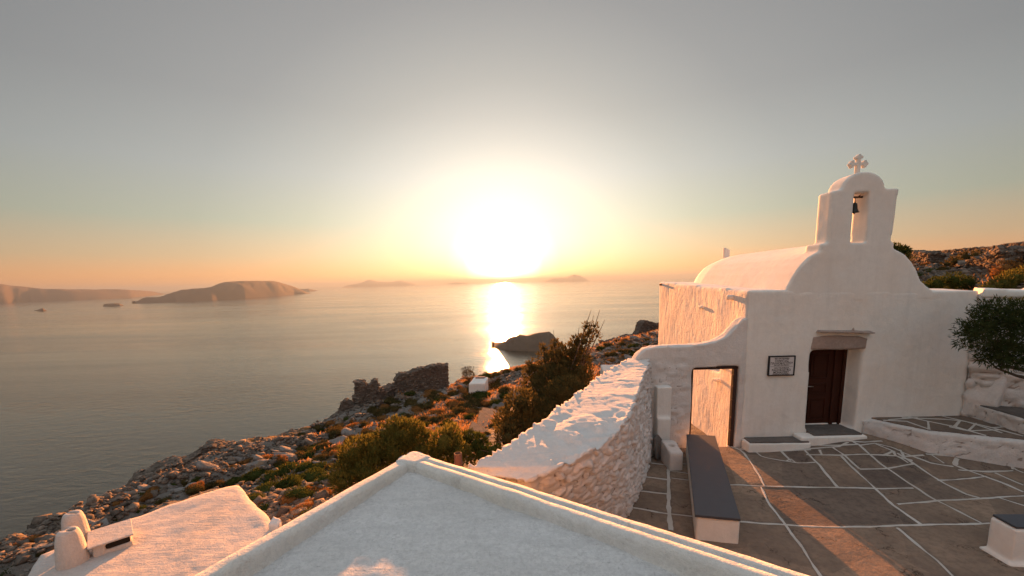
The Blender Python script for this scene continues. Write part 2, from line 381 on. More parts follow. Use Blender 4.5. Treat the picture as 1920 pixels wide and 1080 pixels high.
def plain(name, col, rough=.6, metal=0, bump=0, bs=30, var=.0, spec=.3):
    m, n, b, o = newmat(name); p = pos(n)
    if var: n.l.new(n.mix(n.noise(p, 5, 5, .65), tuple(x*(1-var) for x in col), tuple(x*(1+var) for x in col)), b.inputs['Base Color'])
    else: b.inputs['Base Color'].default_value = (*col, 1)
    b.inputs['Roughness'].default_value = rough; b.inputs['Metallic'].default_value = metal; b.inputs['Specular IOR Level'].default_value = spec
    if bump: n.l.new(n.bump(n.noise(p, bs, 5, .65), bump, .01), b.inputs['Normal'])
    return m
M_door = plain('brown_door_wood', (.046, .015, .009), .5, var=.25, bump=.25, spec=.12)
M_dark = plain('dark_frame_wood', (.045, .022, .016), .7, bump=.5, var=.3)
M_seat = plain('grey_slate_seat', (.062, .066, .076), .55, var=.12, bump=.15)
M_steel = plain('steel', (.5, .48, .45), .35, 1)
M_bronze = plain('dark_bronze', (.04, .042, .04), .5, .6, bump=.3)
M_rust = plain('rusted_pipe', (.16, .07, .045), .8, .2, bump=.8, var=.5)
M_black = plain('black_paint', (.012, .012, .014), .5)
M_signw = plain('sign_panel', (.60, .58, .58), .5, var=.04)
M_ink = plain('black_lettering', (.02, .02, .022), .6)
M_bark = stone_mat('bark', (.10, .075, .055), (.15, .115, .085), (.06, .045, .035))
M_void = plain('soot', (.015, .012, .01), .95)  # near-black fill colour; paints in the dark of the vent hollow

def leaf_mat(name, c1, c2, c3=None, trans=.35):
    m, n, b, o = newmat(name); p = pos(n)
    oi = n.new('ShaderNodeObjectInfo').outputs['Random']
    c = n.mix(n.ramp(n.noise(p, 2.2, 3, .6), [(.35, 0.), (.65, 1.)]), c1, c2)
    if c3: c = n.mix(n.ramp(n.noise(p, 9, 2, .5), [(.55, 0.), (.75, 1.)]), c, c3)
    c = n.mix(n.math('MULTIPLY', oi, .35), c, c2)
    n.n.remove(b); d = n.new('ShaderNodeBsdfDiffuse'); t = n.new('ShaderNodeBsdfTranslucent'); mx = n.new('ShaderNodeMixShader')
    n.l.new(c, d.inputs[0]); n.l.new(c, t.inputs[0]); mx.inputs[0].default_value = trans
    n.l.new(d.outputs[0], mx.inputs[1]); n.l.new(t.outputs[0], mx.inputs[2]); n.l.new(mx.outputs[0], o.inputs[0]); return m
M_olive = leaf_mat('olive_leaves', (.080, .085, .022), (.14, .125, .030), (.22, .18, .05), trans=.45)
M_green = leaf_mat('green_leaves', (.038, .052, .014), (.065, .078, .02), (.11, .10, .03))
M_juni = leaf_mat('juniper_leaves', (.060, .054, .022), (.12, .092, .034), (.17, .12, .04), trans=.42)
M_cush = leaf_mat('dark_cushion_leaves', (.055, .050, .020), (.10, .075, .028), (.14, .08, .03))
M_rusty = leaf_mat('rusty_phrygana', (.22, .10, .035), (.30, .15, .05), (.16, .08, .03))
M_tree = leaf_mat('olive_tree_leaves', (.030, .045, .015), (.055, .07, .026), (.09, .10, .05), trans=.25)
M_grass = leaf_mat('dry_grass', (.34, .16, .06), (.42, .24, .10), (.25, .13, .05), trans=.4)

def ground_mat():
    m, n, b, o = newmat('hillside'); p = pos(n)
    c = n.mix(n.ramp(n.noise(p, .55, 6, .65), [(.38, 0.), (.58, 1.)]), (.13, .095, .060), (.23, .125, .055))
    c = n.mix(n.ramp(n.noise(p, 3.3, 6, .7), [(.42, 0.), (.60, .9)]), c, (.10, .075, .04))
    c = n.mix(n.ramp(n.noise(p, 1.2, 6, .7), [(.52, 0.), (.57, 1.)]), c, (.17, .155, .14))
    c = n.mix(n.ramp(attr(n, 'rock'), [(.3, 0.), (.7, 1.)]), c, n.mix(n.noise(p, 4, 6, .7), (.12, .105, .09), (.28, .25, .22)))
    n.l.new(c, b.inputs['Base Color']); b.inputs['Roughness'].default_value = .95; b.inputs['Specular IOR Level'].default_value = .1
    n.l.new(n.bump(n.noise(p, 8, 7, .75), 1., .10, n.bump(n.noise(p, 1.8, 6, .65), .8, .3)), b.inputs['Normal']); return m
M_ground = ground_mat()

def water_mat():
    m, n, b, o = newmat('sea_water'); p = pos(n)
    b.inputs['Base Color'].default_value = (.020, .024, .018, 1); b.inputs['Roughness'].default_value = .09; b.inputs['Specular Tint'].default_value = (1, .92, .72, 1); b.inputs['IOR'].default_value = 1.8
    b.inputs['Specular IOR Level'].default_value = .5
    wv = n.noise(n.mapping(p, (.45, 1, 1), (0, 0, -.35)), .085, 5, .6, dist=.6)
    w2 = n.noise(n.mapping(p, (.5, 1, 1), (0, 0, .2)), .35, 4, .6)
    patch = n.ramp(n.noise(n.mapping(p, (.25, 1, 1), (0, 0, -.2)), .0022, 5, .6), [(.38, .45), (.62, 1.15)])
    nn = n.bump(w2, .8, .22); rg_ = n.ramp(n.noise(n.mapping(p, (.12, 1, 1), (0, 0, -.12)), .0035, 4, .6, dist=.8), [(.40, .07), (.62, .19)]); n.l.new(rg_, b.inputs['Roughness']); nd = n.new('ShaderNodeBump'); nd.inputs['Distance'].default_value = 1.5
    n.l.new(patch, nd.inputs['Strength']); n.l.new(wv, nd.inputs['Height']); n.l.new(nn, nd.inputs['Normal'])
    n.l.new(nd.outputs[0], b.inputs['Normal']); return m
M_sea = water_mat()

# ------------------------------------------------------------------ terrain
def zc(X, Y): return .30*sm(5.9, 9.0, X)*sm(7.4, 10.0, Y)          # the courtyard rises a little toward the chapel door
def on_court(px, py):
    z = 0.0
    for _ in range(6): q = atZ(px, py, z); z = float(zc(q[0], q[1]))
    return q
ctl = []
for a in [(870,712,43),(820,738,42),(735,745,40),(690,775,38),(640,785,36),(590,812,34),(535,830,32),(480,843,31),(400,868,28),(340,872,26),(280,905,24),(240,938,21),
          (185,962,19.5),(130,982,18),(80,1002,16),(0,1040,14),(1235,650,57),(1200,646,55),(1130,660,52),(1040,672,48),(960,698,45),(1235,692,34),
          (900,740,36),(900,790,25),(760,790,27),(640,830,24),(560,880,18),(500,940,13),(1000,850,16),(1100,720,27),(1180,674,36),(1050,790,19),(450,880,21),
          (300,950,16.5),(60,1060,11.5),(850,880,13),(700,900,13),(600,960,10.5),(860,760,31),(800,750,34),(700,800,29),(1000,700,36),
          (1685,500,24),(1760,483,30),(1920,472,28),(1920,545,15),(1780,545,18),(1850,510,22)]:
    ctl.append(atY(*a))
edge = [(870,712,43),(735,745,40),(640,785,36),(535,830,32),(400,868,28),(280,905,24),(185,962,19.5),(80,1002,16),(0,1040,14),(1200,618,55),(1040,672,48)]
for (x, y, Y) in edge:
    q = atY(x, y, Y); hd = np.array([q[0]*.75-6, q[1], 0]); hd /= np.linalg.norm(hd)
    ctl.append(q+hd*4+np.array([0, 0, -3.2])); ctl.append(q+hd*16+np.array([0, 0, -17.])); ctl.append(q+hd*60+np.array([0, 0, -58.]))
ctl += [np.array(a, float) for a in [(5.6,12.1,-.45),(5.4,13.5,-.6),(3.5,13,-1.6),(5.9,17,-.7),(12,17.5,2.4),(8,20,-.2),(14,22,2.8),(2,9,-1.8),(0,7,-2.4),(-1.5,5.5,-2.6),(-4,7,-2.4),
    (-6,5,-3),(-10,6,-3.2),(-3,2,-3),(3,3,-.6),(3,8,-.6),(5,6,-.6),(8,6,-.6),(10,8,-.6),(7,9,-.6),(12,9.5,-.6),(9,12,-.4),(9,15,-.3),(12,12,.8),(11.5,5,-.6),(8,1,-.6),(12,0,-.6),(16,6,2.2),(17,10,2.8),(16,13,2.8),
    (4,9.8,-.6),(2.4,7,-.8),
    (20,0,3),(40,10,9),(44,30,7),(45,50,3.5),(30,42,3.5),(24,60,-4),(60,60,-4),(40,90,-30),(70,20,14),(30,100,-45),(100,100,-40),(0,-30,4),(-20,-20,-8),(-25,5,-9),(-40,10,-22),(-90,0,-68),(30,-40,14),
    (-300,0,-208),(-260,200,-212),(0,330,-212),(250,350,-212),(400,200,-120),(120,-150,30),(-100,-200,-50),(400,-100,20),(-320,-320,-206),(600,600,-215),(-600,600,-225),(600,-600,10),(-600,-600,-225),(0,-600,-30),(0,600,-225)]]
ctl = np.array(ctl)
def _rbf(C):
    n = len(C); D = np.linalg.norm(C[:, None, :2]-C[None, :, :2], axis=-1)
    A = np.zeros((n+3, n+3)); A[:n, :n] = -D - np.eye(n)*.15; P = np.c_[np.ones(n), C[:, :2]]; A[:n, n:] = P; A[n:, :n] = P.T
    return np.linalg.solve(A, np.r_[C[:, 2], 0, 0, 0])
_w = _rbf(ctl)
def zt0(X, Y):
    X = np.asarray(X, float); Y = np.asarray(Y, float); o = _w[-3]+_w[-2]*X+_w[-1]*Y
    for i in range(len(ctl)): o = o-_w[i]*np.hypot(X-ctl[i, 0], Y-ctl[i, 1])
    return o
def terr(X, Y):
    z = zt0(X, Y); P = np.stack([X, Y, np.zeros_like(z)], -1)
    d = np.hypot(X-6, Y-6)
    amp = np.clip((d-7)/12, 0, 1)
    near_ch = sm(0, 4, np.maximum(np.maximum(4.3-X, X-12.5), np.maximum(-Y, Y-18)))
    rdg = 1-np.abs(fbm(P*np.array([1, .8, 1]), .35, 4, 11))
    f1, f2, cv = voro(np.stack([X, Y, z*.7], -1), .8, 4)
    rock = sm(.05, .35, fbm(P, .22, 3, 31)+.1)
    z = z+amp*sm(-6, -12, X)*(.75*(1-np.abs(fbm(P, .30, 3, 44))*2.2)-.35)
    z = z+amp*near_ch*(.30*fbm(P, .25, 5, 3)+rock*.35*(cv-.3)*sm(0, .2, f2-f1)+.10*fbm(P, 1.7, 3, 8)+.22*(rdg-.75))
    return z, rock
def build_terrain():
    def axis(lo, hi, st, far, sign):
        c = list(np.arange(lo, hi, st)); a = [c[0]]; s = st
        while a[-1] > -far: s *= 1.16; a.append(a[-1]-s)
        b = [c[-1]]; s = st
        while b[-1] < far: s *= 1.16; b.append(b[-1]+s)
        return np.array(a[::-1]+c[1:-1]+b)
    xs = axis(-28, 44, .26, 700, 1); ys = axis(4, 62, .26, 700, 1)
    X, Y = np.meshgrid(xs, ys, indexing='ij'); Z, R = terr(X, Y)
    # under the paving and the houses the ground stays lower
    ins = sm(-.6, .2, np.minimum(np.minimum(X-1.8, 13.2-X), np.minimum(Y+3, 9.9-Y)))
    Z = np.where(ins > .5, np.minimum(Z, -.35), Z)
    ins = np.minimum(np.minimum(X-5.9, 11.6-X), np.minimum(Y-9.9, 17-Y)) > 0
    Z = np.where(ins, np.minimum(Z, .0), Z)
    me = mesh_from('hillside', np.stack([X, Y, Z], -1).reshape(-1, 3), grid_faces(len(xs), len(ys)), True, {'rock': R.ravel()})
    o = obj('hillside', me, M_ground); tag(o, 'rocky hillside of dry orange grass falling to the sea', None, kind='structure')
build_terrain()
def gz(x, y):
    z, _ = terr(np.array([x], float), np.array([y], float)); return float(z[0])

# sea
def build_sea():
    R = 60000; n = 96; rs = [0, 200, 600, 1500, 4000, 10000, 25000, R]
    V = [(0, 0, -200)]; F = []
    for r in rs[1:]:
        V += [(r*math.cos(2*math.pi*k/n), r*math.sin(2*math.pi*k/n), -200) for k in range(n)]
    F += [(0, 1+k, 1+(k+1) % n) for k in range(n)]
    for i in range(len(rs)-2):
        for k in range(n): F.append((1+i*n+k, 1+(i+1)*n+k, 1+(i+1)*n+(k+1) % n, 1+i*n+(k+1) % n))
    o = obj('sea', mesh_from('sea', V, F, False), M_sea); tag(o, 'calm sea glowing under the low sun', None, kind='structure')
build_sea()

# islands
def island(label, prof, depth, rough=.12, seed=0, mat=M_island, n=160, nv=28):
    """prof: (px, y of the shore, y of the skyline)"""
    pr = np.array(prof, float); xs = np.linspace(pr[0, 0], pr[-1, 0], n); yb = np.interp(xs, pr[:, 0], pr[:, 1]); yt = np.interp(xs, pr[:, 0], pr[:, 2]); kw = max(3, n//16)|1; yt = np.convolve(np.pad(yt, kw//2, mode='edge'), np.hanning(kw+2)[1:-1]/np.hanning(kw+2)[1:-1].sum(), 'valid'); kt = np.clip(np.minimum(np.arange(n), np.arange(n)[::-1])/(kw*.6), 0, 1); yt = yb+(yt-yb)*kt**.7
    G = []
    for x, b, t in zip(xs, yb, yt):
        s = atZ(x, b, -200); dirv = s.copy(); dirv[2] = 0; dist = np.linalg.norm(dirv); dirv /= dist
        dep = depth
        crest = s+dirv*dep*.4; d = ray(x, t); k = (crest[0]**2+crest[1]**2)**.5/np.hypot(d[0], d[1]); zt = H+d[2]*k
        hh = max(zt+200, 0)
        row = []
        for q in np.linspace(0, 1, nv):
            f = (math.sin(min(q/.4, 1)*math.pi/2)**.9 if q < .4 else math.cos((q-.4)/.6*math.pi/2))
            row.append(s+dirv*dep*q+np.array([0, 0, hh*f]))
        G.append(row)
    G = np.array(G); hgt = G[..., 2]+200; mx = hgt.max()
    q = G/depth*6; nz = fbm(q, 1, 5, seed)*rough*mx
    m = sm(0, .5*mx, hgt)*sm(0, .3, np.abs(np.linspace(0, 1, nv)-.4)*2)[None, :]
    G[..., 2] = G[..., 2]+nz*m; G[:, 0, 2] = -204; G[:, -1, 2] = -204; G[0, :, 2] = np.minimum(G[0, :, 2], -200.5); G[-1, :, 2] = np.minimum(G[-1, :, 2], -200.5)
    o = obj('island', mesh_from('island', G.reshape(-1, 3), grid_faces(n, nv), True), mat); tag(o, label, None, kind='structure'); return o
island('long low mountain coast on the left horizon', [(-420,592,545),(-200,580,520),(-90,573,534),(0,569,531),(12,568.5,532),(27,567.5,536),(40,567,536),(60,566,538),(78,565.5,541),(90,565,542),(115,564,541),(140,563,543),(162,562,541.5),(185,561,543.5),(205,560,542),(245,558,543.5),(270,556,545),(300,553,547),(318,551,551)], 3500, seed=1)
island('large flat topped island left of the sun', [(246,570,570),(258,569.5,566),(272,569,557),(300,568,557),(330,566,549),(360,565,542),(398,563,539),(410,562,533),(425,561,528.5),(460,559,526.5),(500,556,526.5),(522,554.5,527.5),(535,553.5,532),(552,552,537),(562,551.5,542),(575,551,547),(584,550.5,550.3)], 2200, rough=.2, seed=2)
island('small headland at the right end of the flat island', [(554,547.5,546),(562,547,542),(580,546.5,541.5),(588,546,543),(598,545.5,545.5)], 700, seed=3)
island('tiny flat islet left of the flat topped island', [(192,575,574.5),(196,574.5,570),(215,574.5,568.5),(225,574,569),(232,573.5,573)], 420, seed=4)
island('tiny pointed islet near the left edge', [(64,583,583),(74,583.5,580),(81,583.5,577.5),(88,583,582.5)], 260, seed=5)
island('far twin peaked island near the horizon', [(640,540.2,539.6),(652,539.6,535),(675,538.6,531),(693,538,524),(712,537.4,528),(735,536.6,529),(752,536,525.5),(770,535.4,530),(784,535,534.5)], 9000, seed=6)
island('far hazy island right of the sun', [(1015,529,528.4),(1040,528.6,521),(1060,528.2,520.5),(1076,528,514.5),(1088,527.6,517),(1104,527,526)], 9000, seed=7)
island('rocky islet in the glitter path under the sun', [(921,652.5,652),(928,654,648),(945,656.5,640),(955,657.5,634),(975,658.5,629),(990,659,629.5),(1010,659,624),(1030,658,622),(1036,657,628),(1046,655.5,640),(1056,653,652)], 150, rough=.16, seed=8, nv=60, n=200)
island('thin dark strip of land on the horizon', [(835,533.4,532.6),(848,533.2,529.5),(865,533,529.5),(880,532.6,531.6)], 4000, seed=9)

# ------------------------------------------------------------------ the chapel
CH = (5.7, 10.0)
def build_chapel():
    t = thing('chapel', 'white domed chapel with a bell tower and brown door', 'chapel', (8.4, 12, 0))
    SH = .33; zt = 3.90
    body = MB()
    pts = [(5.7, 10), (11.25, 10), (11.25+SH, 17), (5.7+SH, 17)]
    body.prism(pts, [-1.2, -1.2, -1.2, -1.2], [3.93, 3.80, 3.95, 4.12])
    body2 = MB(); body2.v = list(body.v); body2.f = list(body.f); body2.mi = list(body.mi)
    cut = MB()
    cut.add([(7.36,9.8,.37),(8.58,9.8,.37),(8.62,9.8,2.44),(7.30,9.8,2.44),(7.36,10.46,.37),(8.52,10.46,.37),(8.56,10.46,2.44),(7.30,10.46,2.44)],
            [(0,1,2,3),(4,7,6,5),(0,4,5,1),(1,5,6,2),(2,6,7,3),(3,7,4,0)])
    # small window recess on the west side seen through the gate
    cut.box((5.3, 11.35, 1.62), (6.25, 11.95, 2.35))
    me = plaster_mesh(body, .055, .018, .004, 3, cut, 3)
    # the west face gets the streaked plaster
    nrm = np.empty(len(me.polygons)*3, np.float32); me.polygons.foreach_get('normal', nrm); nrm = nrm.reshape(-1, 3)
    cen = np.empty(len(me.polygons)*3, np.float32); me.polygons.foreach_get('center', cen); cen = cen.reshape(-1, 3)
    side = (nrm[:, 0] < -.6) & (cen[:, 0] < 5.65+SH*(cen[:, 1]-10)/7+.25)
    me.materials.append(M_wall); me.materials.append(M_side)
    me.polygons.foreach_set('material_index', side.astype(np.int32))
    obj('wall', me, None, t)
    # barrel vault, its front gable flush with the wall
    v = MB(); cxv, a, bb = 8.24, 1.62, 1.20
    meas = [atY(x, y, 10) for x, y in ((1474, 546), (1480, 533), (1491, 513), (1503, 497), (1518, 482), (1532, 474))]
    left = [(p[0], p[2]) for p in meas]+[(7.62, 4.93), (7.95, 5.03)]; cxv = 8.22; a = cxv-left[0][0]
    prof = [(2*cxv-x, z) for x, z in left]+[(cxv, 5.06)]+left[::-1]; prof[0] = (prof[0][0]-.05, prof[0][1])
    def ring(y, s): return [(cxv+(p[0]-cxv)*s+SH*(y-10)/7, y, 3.70+(p[1]-3.70)*(.25+.75*s)) for p in prof]+[(cxv-a*s+SH*(y-10)/7, y, 3.6), (cxv+a*s+SH*(y-10)/7, y, 3.6)]
    rings = [ring(10.0, 1)]+[ring(y, 1) for y in (11, 12.5, 14, 15.2)]+[ring(15.9, .97), ring(16.4, .88), ring(16.75, .70), ring(16.9, .4)]
    n = len(rings[0]); V = [p for r in rings for p in r]
    F = [list(range(n)), list(range((len(rings)-1)*n, len(rings)*n))[::-1]]
    for i in range(len(rings)-1):
        for k in range(n): F.append((i*n+(k+1) % n, i*n+k, (i+1)*n+k, (i+1)*n+(k+1) % n))
    v.add(V, F)
    # sweep of plaster that carries the gable out to the bell tower
    gm_ = [atY(x, y, 10) for x, y in ((1672, 479), (1690, 492), (1705, 506), (1725, 525), (1742, 539), (1752, 546))]
    g = [(left[0][0]+.05, 3.6)]+[(x+.05, z-.03) for x, z in left[:6]]+[(7.42, 4.87), (8.96, 4.85)]+[(p[0], p[2]) for p in gm_]+[(gm_[-1][0], 3.6)]; g = g[::-1]
    v.xprism(g, 10.0, 10.5)
    sh = [(7.34, 4.6), (7.34, 4.99), (9.06, 4.985), (9.06, 4.6)][::-1]
    v.xprism(sh, 9.995, 10.55)
    bt = v
    arc = [(8.21+.49*math.cos(math.pi*k/16), 6.20+.38*math.sin(math.pi*k/16)) for k in range(17)]
    tower = [(7.50, 4.8), (8.98, 4.8), (9.03, 6.20)]+arc+[(7.50, 6.17)]
    bt.xprism(tower, 10.0, 10.47)
    cut = MB(); cut.xprism([(8.02, 4.99), (8.39, 4.99), (8.35, 6.12), (8.00, 6.12)], 9.7, 10.9)
    me = plaster_mesh(bt, .032, .006, .001, 1, cut, 7)
    obj('vault_and_belfry', me, M_smooth, t)
    # trefoil cross
    c = MB(); y0, y1 = 10.18, 10.27; q = atY(1610, 307.5, 10.2); cx0, cz0 = q[0], q[2]
    c.box((cx0-.038, y0, 6.40), (cx0+.038, y1, cz0+.17)); c.box((cx0-.16, y0+.001, cz0-.032), (cx0+.16, y1-.001, cz0+.032))
    def disc(x, z, r):
        c.xprism([(x+r*math.cos(2*math.pi*k/14), z+r*math.sin(2*math.pi*k/14)) for k in range(14)], y0, y1)
    for (x, z) in ((0, .185), (-.05, .148), (.05, .148)): disc(cx0+x, cz0+z, .037)
    for s in (-1, 1):
        for (x, z) in ((.185, 0), (.148, .05), (.148, -.05)): disc(cx0+s*x, cz0+z, .037)
    obj('cross', plaster_mesh(c, .008, .001, .001, 1, None, 2), M_wall, t)
    s = MB(); p = atY(1361, 482, 16.3); s.prism([(p[0]-.09, 16.2), (p[0]+.09, 16.2), (p[0]+.09, 16.4), (p[0]-.09, 16.4)], 4.6, [p[2]+.36, p[2]+.26, p[2]+.26, p[2]+.36])
    obj('roof_stub', plaster_mesh(s, .025, .003, .001, 2), M_wall, t)
    # door with frame, leaf, mouldings
    d = MB(); Y = 10.44
    d.box((7.27, Y, .38), (8.50, Y+.1, 2.46)); dob = d.build('door', M_door, t)
    f = MB(); f.box((7.29, Y-.05, .38), (7.39, Y-.002, 2.46)); f.box((8.22, Y-.05, .38), (8.30, Y-.002, 2.46)); f.box((8.44, Y-.05, .38), (8.52, Y-.002, 2.46)); f.box((7.39, Y-.05, 2.38), (8.44, Y-.002, 2.46)); f.box((7.50, Y-.045, .38), (7.53, Y-.002, 2.38))
    fo = f.build('door_frame', M_door, dob, bevel=.006)
    p_ = MB()
    for (a0, b0, a1, b1) in ((7.64, 1.62, 8.10, 2.28), (7.64, 1.22, 8.10, 1.50), (7.64, .52, 8.10, 1.10)):
        p_.box((a0, Y-.028, b0), (a1, Y-.001, b0+.03)); p_.box((a0, Y-.028, b1-.03), (a1, Y-.001, b1)); p_.box((a0, Y-.028, b0+.03), (a0+.03, Y-.001, b1-.03)); p_.box((a1-.03, Y-.028, b0+.03), (a1, Y-.001, b1-.03))
        p_.box((a0+.08, Y-.018, b0+.08), (a1-.08, Y-.001, b1-.08))
    p_.build('door_moulding', M_door, dob, bevel=.005)
    h = MB(); h.box((7.565, Y-.012, 1.30), (7.605, Y-.001, 1.52)); h.tube([(7.585, Y-.01, 1.43), (7.585, Y-.07, 1.43), (7.60, Y-.075, 1.43), (7.71, Y-.075, 1.425)], .011, 8)
    h.build('door_handle', M_steel, dob, True)
    ln = MB(); zl = [(7.28, 2.46), (8.0, 2.43), (8.62, 2.45), (8.645, 2.70), (8.45, 2.76), (7.9, 2.80), (7.6, 2.80), (7.30, 2.77)]
    ln.xprism(zl, 9.965, 10.2); obj('lintel', plaster_mesh(ln, .03, .008, .003, 2), M_lintel, t)
    sl = MB(); sl.add([(7.36,9.86,2.885),(8.70,9.84,2.83),(8.74,10.1,2.85),(7.38,10.1,2.90),(7.42,9.86,2.93),(8.70,9.84,2.865),(8.74,10.1,2.90),(7.40,10.1,2.95)],
                      [(0,3,2,1),(4,5,6,7),(0,1,5,4),(1,2,6,5),(2,3,7,6),(3,0,4,7)])
    sl.tube([(8.18, 9.9, 2.88), (8.19, 9.88, 2.96), (8.20, 9.9, 3.0)], [.04, .025, .012], 6)
    obj('drip_slab', plaster_mesh(sl, .018, .008, .006, 1), M_lintel, t)
    ds = MB(); ds.prism([(7.35, 9.72), (8.52, 9.72), (8.57, 10.44), (7.38, 10.44)], .30, .392); obj('doorstep', ds.mesh('s'), M_slab, t)
    se = MB(); se.prism([(7.0, 9.66), (8.62, 9.66), (8.62, 9.99), (7.0, 9.99)], .1, .355); obj('doorstep_edging', plaster_mesh(se, .03, .006, .003), M_wall, t)
    # spout, drains and a stone lug on the west face
    q = MB(); q.box((5.60, 10.75, 3.66), (5.9, 10.9, 3.80)); obj('rain_spout', plaster_mesh(q, .03, .01, .004), M_side, t)
    q = MB(); q.tube([(6.1, 16.7, 4.02), (5.93, 16.7, 4.0)], .04, 8); obj('rain_spout', q.mesh('q'), M_rust, t)
    for lug in (((5.76, 12.6, 3.32), (6.1, 12.85, 3.40)), ((5.62, 11.2, 1.40), (5.95, 11.45, 1.47)), ((5.66, 10.95, 1.78), (5.9, 11.05, 1.85))):
        q = MB(); q.box(*lug); obj('stone_lug', plaster_mesh(q, .025, .01, .004, 1), M_side, t)
    sk = MB(); a, b_ = atY(1831, 704, 10), atY(1855, 710, 10)
    wz = (b_[0]-a[0])/3
    for k in range(3): sk.box((a[0]+k*wz+.01, 9.972, b_[2]), (a[0]+(k+1)*wz-.01, 10.0, a[2]))
    sk.build('wall_socket', plain('socket_cream', (.42, .36, .28), .5), t, bevel=.006)
    return t
build_chapel()

def build_bell():
    bx_, _, bz_ = atY(1601, 399, 10.2); 
    t = thing('bell', 'small dark bronze bell hanging in the chapel bell tower', 'bell', (bx_, 10.2, 6.0))
    b = MB(); b.lathe((bx_, 10.2, bz_), [(.105, 0), (.10, .015), (.078, .05), (.062, .10), (.055, .17), (.04, .215), (.012, .235), (.012, .27)], 20); b.build('bell_cup', M_bronze, t, True)
    c = MB(); c.tube([(bx_, 10.2, bz_+.06), (bx_, 10.2, bz_-.03)], [.012, .02], 8); c.build('clapper', M_bronze, t)
    k = MB(); k.tube([(bx_, 10.2, bz_+.26), (bx_, 10.2, 6.07)], .008, 6); k.tube([(8.0, 10.2, 6.05), (8.37, 10.2, 6.05)], .022, 8); k.tube([(bx_+.05, 10.2, 6.05), (bx_+.12, 10.2, 6.10)], .012, 6); k.build('hanging_bar', M_dark, t)
build_bell()

# ------------------------------------------------------------------ gate wall
def build_gate_wall():
    t = thing('gate_wall', 'white curved top wall with a doorway joined to the chapel', 'wall', (4.5, 10.2, 0))
    top = [(5.74, 3.30), (5.60, 3.25), (5.46, 3.10), (5.25, 2.86), (5.0, 2.72), (4.7, 2.66), (4.3, 2.63), (3.8, 2.64), (3.5, 2.62), (3.25, 2.56), (3.08, 2.42), (2.98, 2.2)]
    poly = [(2.98, -.9), (5.74, -.9)]+top
    m = MB(); m.xprism(poly, 10.0, 10.36)
    cut = MB(); cut.xprism([(4.42, -.3), (5.55, -.3), (5.59, 2.10), (4.44, 2.06)], 9.6, 10.8)
    me = plaster_mesh(m, .04, .02, .006, 3, cut, 12, 1.6)
    # left of the doorway the stones show under the whitewash
    n = len(me.vertices); co = np.empty(n*3, np.float32); me.vertices.foreach_get('co', co); co = co.reshape(-1, 3)
    f1, f2, cv = voro(co*np.array([1, 1, 1.9]), 3.4, 6)
    k = (1-sm(4.1, 4.5, co[:, 0]))*(co[:, 1] < 10.2)*(1-sm(2.1, 2.5, co[:, 2]))
    co[:, 1] -= (k*.055*(cv-.4)*sm(0, .25, f2-f1)).astype(np.float32); me.vertices.foreach_set('co', co.ravel()); me.update()
    at = me.attributes.new('gap', 'FLOAT', 'POINT'); at.data.foreach_set('value', ((1-sm(0, .06, f2-f1))*k*(cv > .2)).astype(np.float32))
    obj('wall', me, M_stonewhite, t)
    f = MB(); f.box((5.46, 10.03, 0), (5.55, 10.15, 2.06)); f.box((4.47, 10.03, 2.015), (5.56, 10.17, 2.10)); f.box((4.44, 10.06, 0), (4.475, 10.15, 2.06))
    fo = f.build('door_frame', M_dark, t, bevel=.01)
    for z in (.42, .75, 1.2, 1.55, 1.85): 
        hg = MB(); hg.box((5.43, 10.02, z), (5.462, 10.06, z+.035)); hg.build('hinge_stub', M_rust, fo)
    # whitewashed slab and post standing against the wall
    s = MB(); s.prism([(3.50, 9.80), (3.86, 9.80), (3.86, 10.05), (3.50, 10.05)], -.3, 1.66); s.prism([(3.50, 9.72), (3.82, 9.72), (3.82, 10.0), (3.50, 10.0)], -.3, .9)
    obj('buttress', plaster_mesh(s, .035, .01, .004), M_wall, t)
build_gate_wall()
def build_post():
    m = MB(); c = on_court(1266, 880); m.prism([(c[0]-.16, c[1]-.06), (c[0]+.15, c[1]-.06), (c[0]+.17, c[1]+.5), (c[0]-.14, c[1]+.55)], -.1, [.42, .42, .5, .5])
    cut = MB(); cut.lathe((c[0], c[1]+.28, .36), [(.07, 0), (.07, .3)], 14)
    o = obj('white_post', plaster_mesh(m, .025, .012, .004, 3, cut), M_stonewhite); tag(o, 'short whitewashed block with a round hole beside the walkway', 'post')
    q = on_court(1228, 868); t = obj('leaning_slab', None)
    bpy.data.objects.remove(t)
    s = MB(); pts = [(-.16, 0), (.17, 0), (.14, .40), (.0, .50), (-.13, .42)]; s.xprism(pts, -.035, .035)
    me = plaster_mesh(s, .018, .008, .004, 1); o = obj('leaning_stone', me, M_slab, None, (atZ(1230, 858, .02)[0]+.08, atZ(1230, 858, .02)[1]-.05, .01)); o.rotation_euler = (-.3, .25, .75); o.scale = (1.2, 1.2, 1.15)
    tag(o, 'grey stone slab leaning against the foot of the thick white wall', 'stone slab')
build_post()

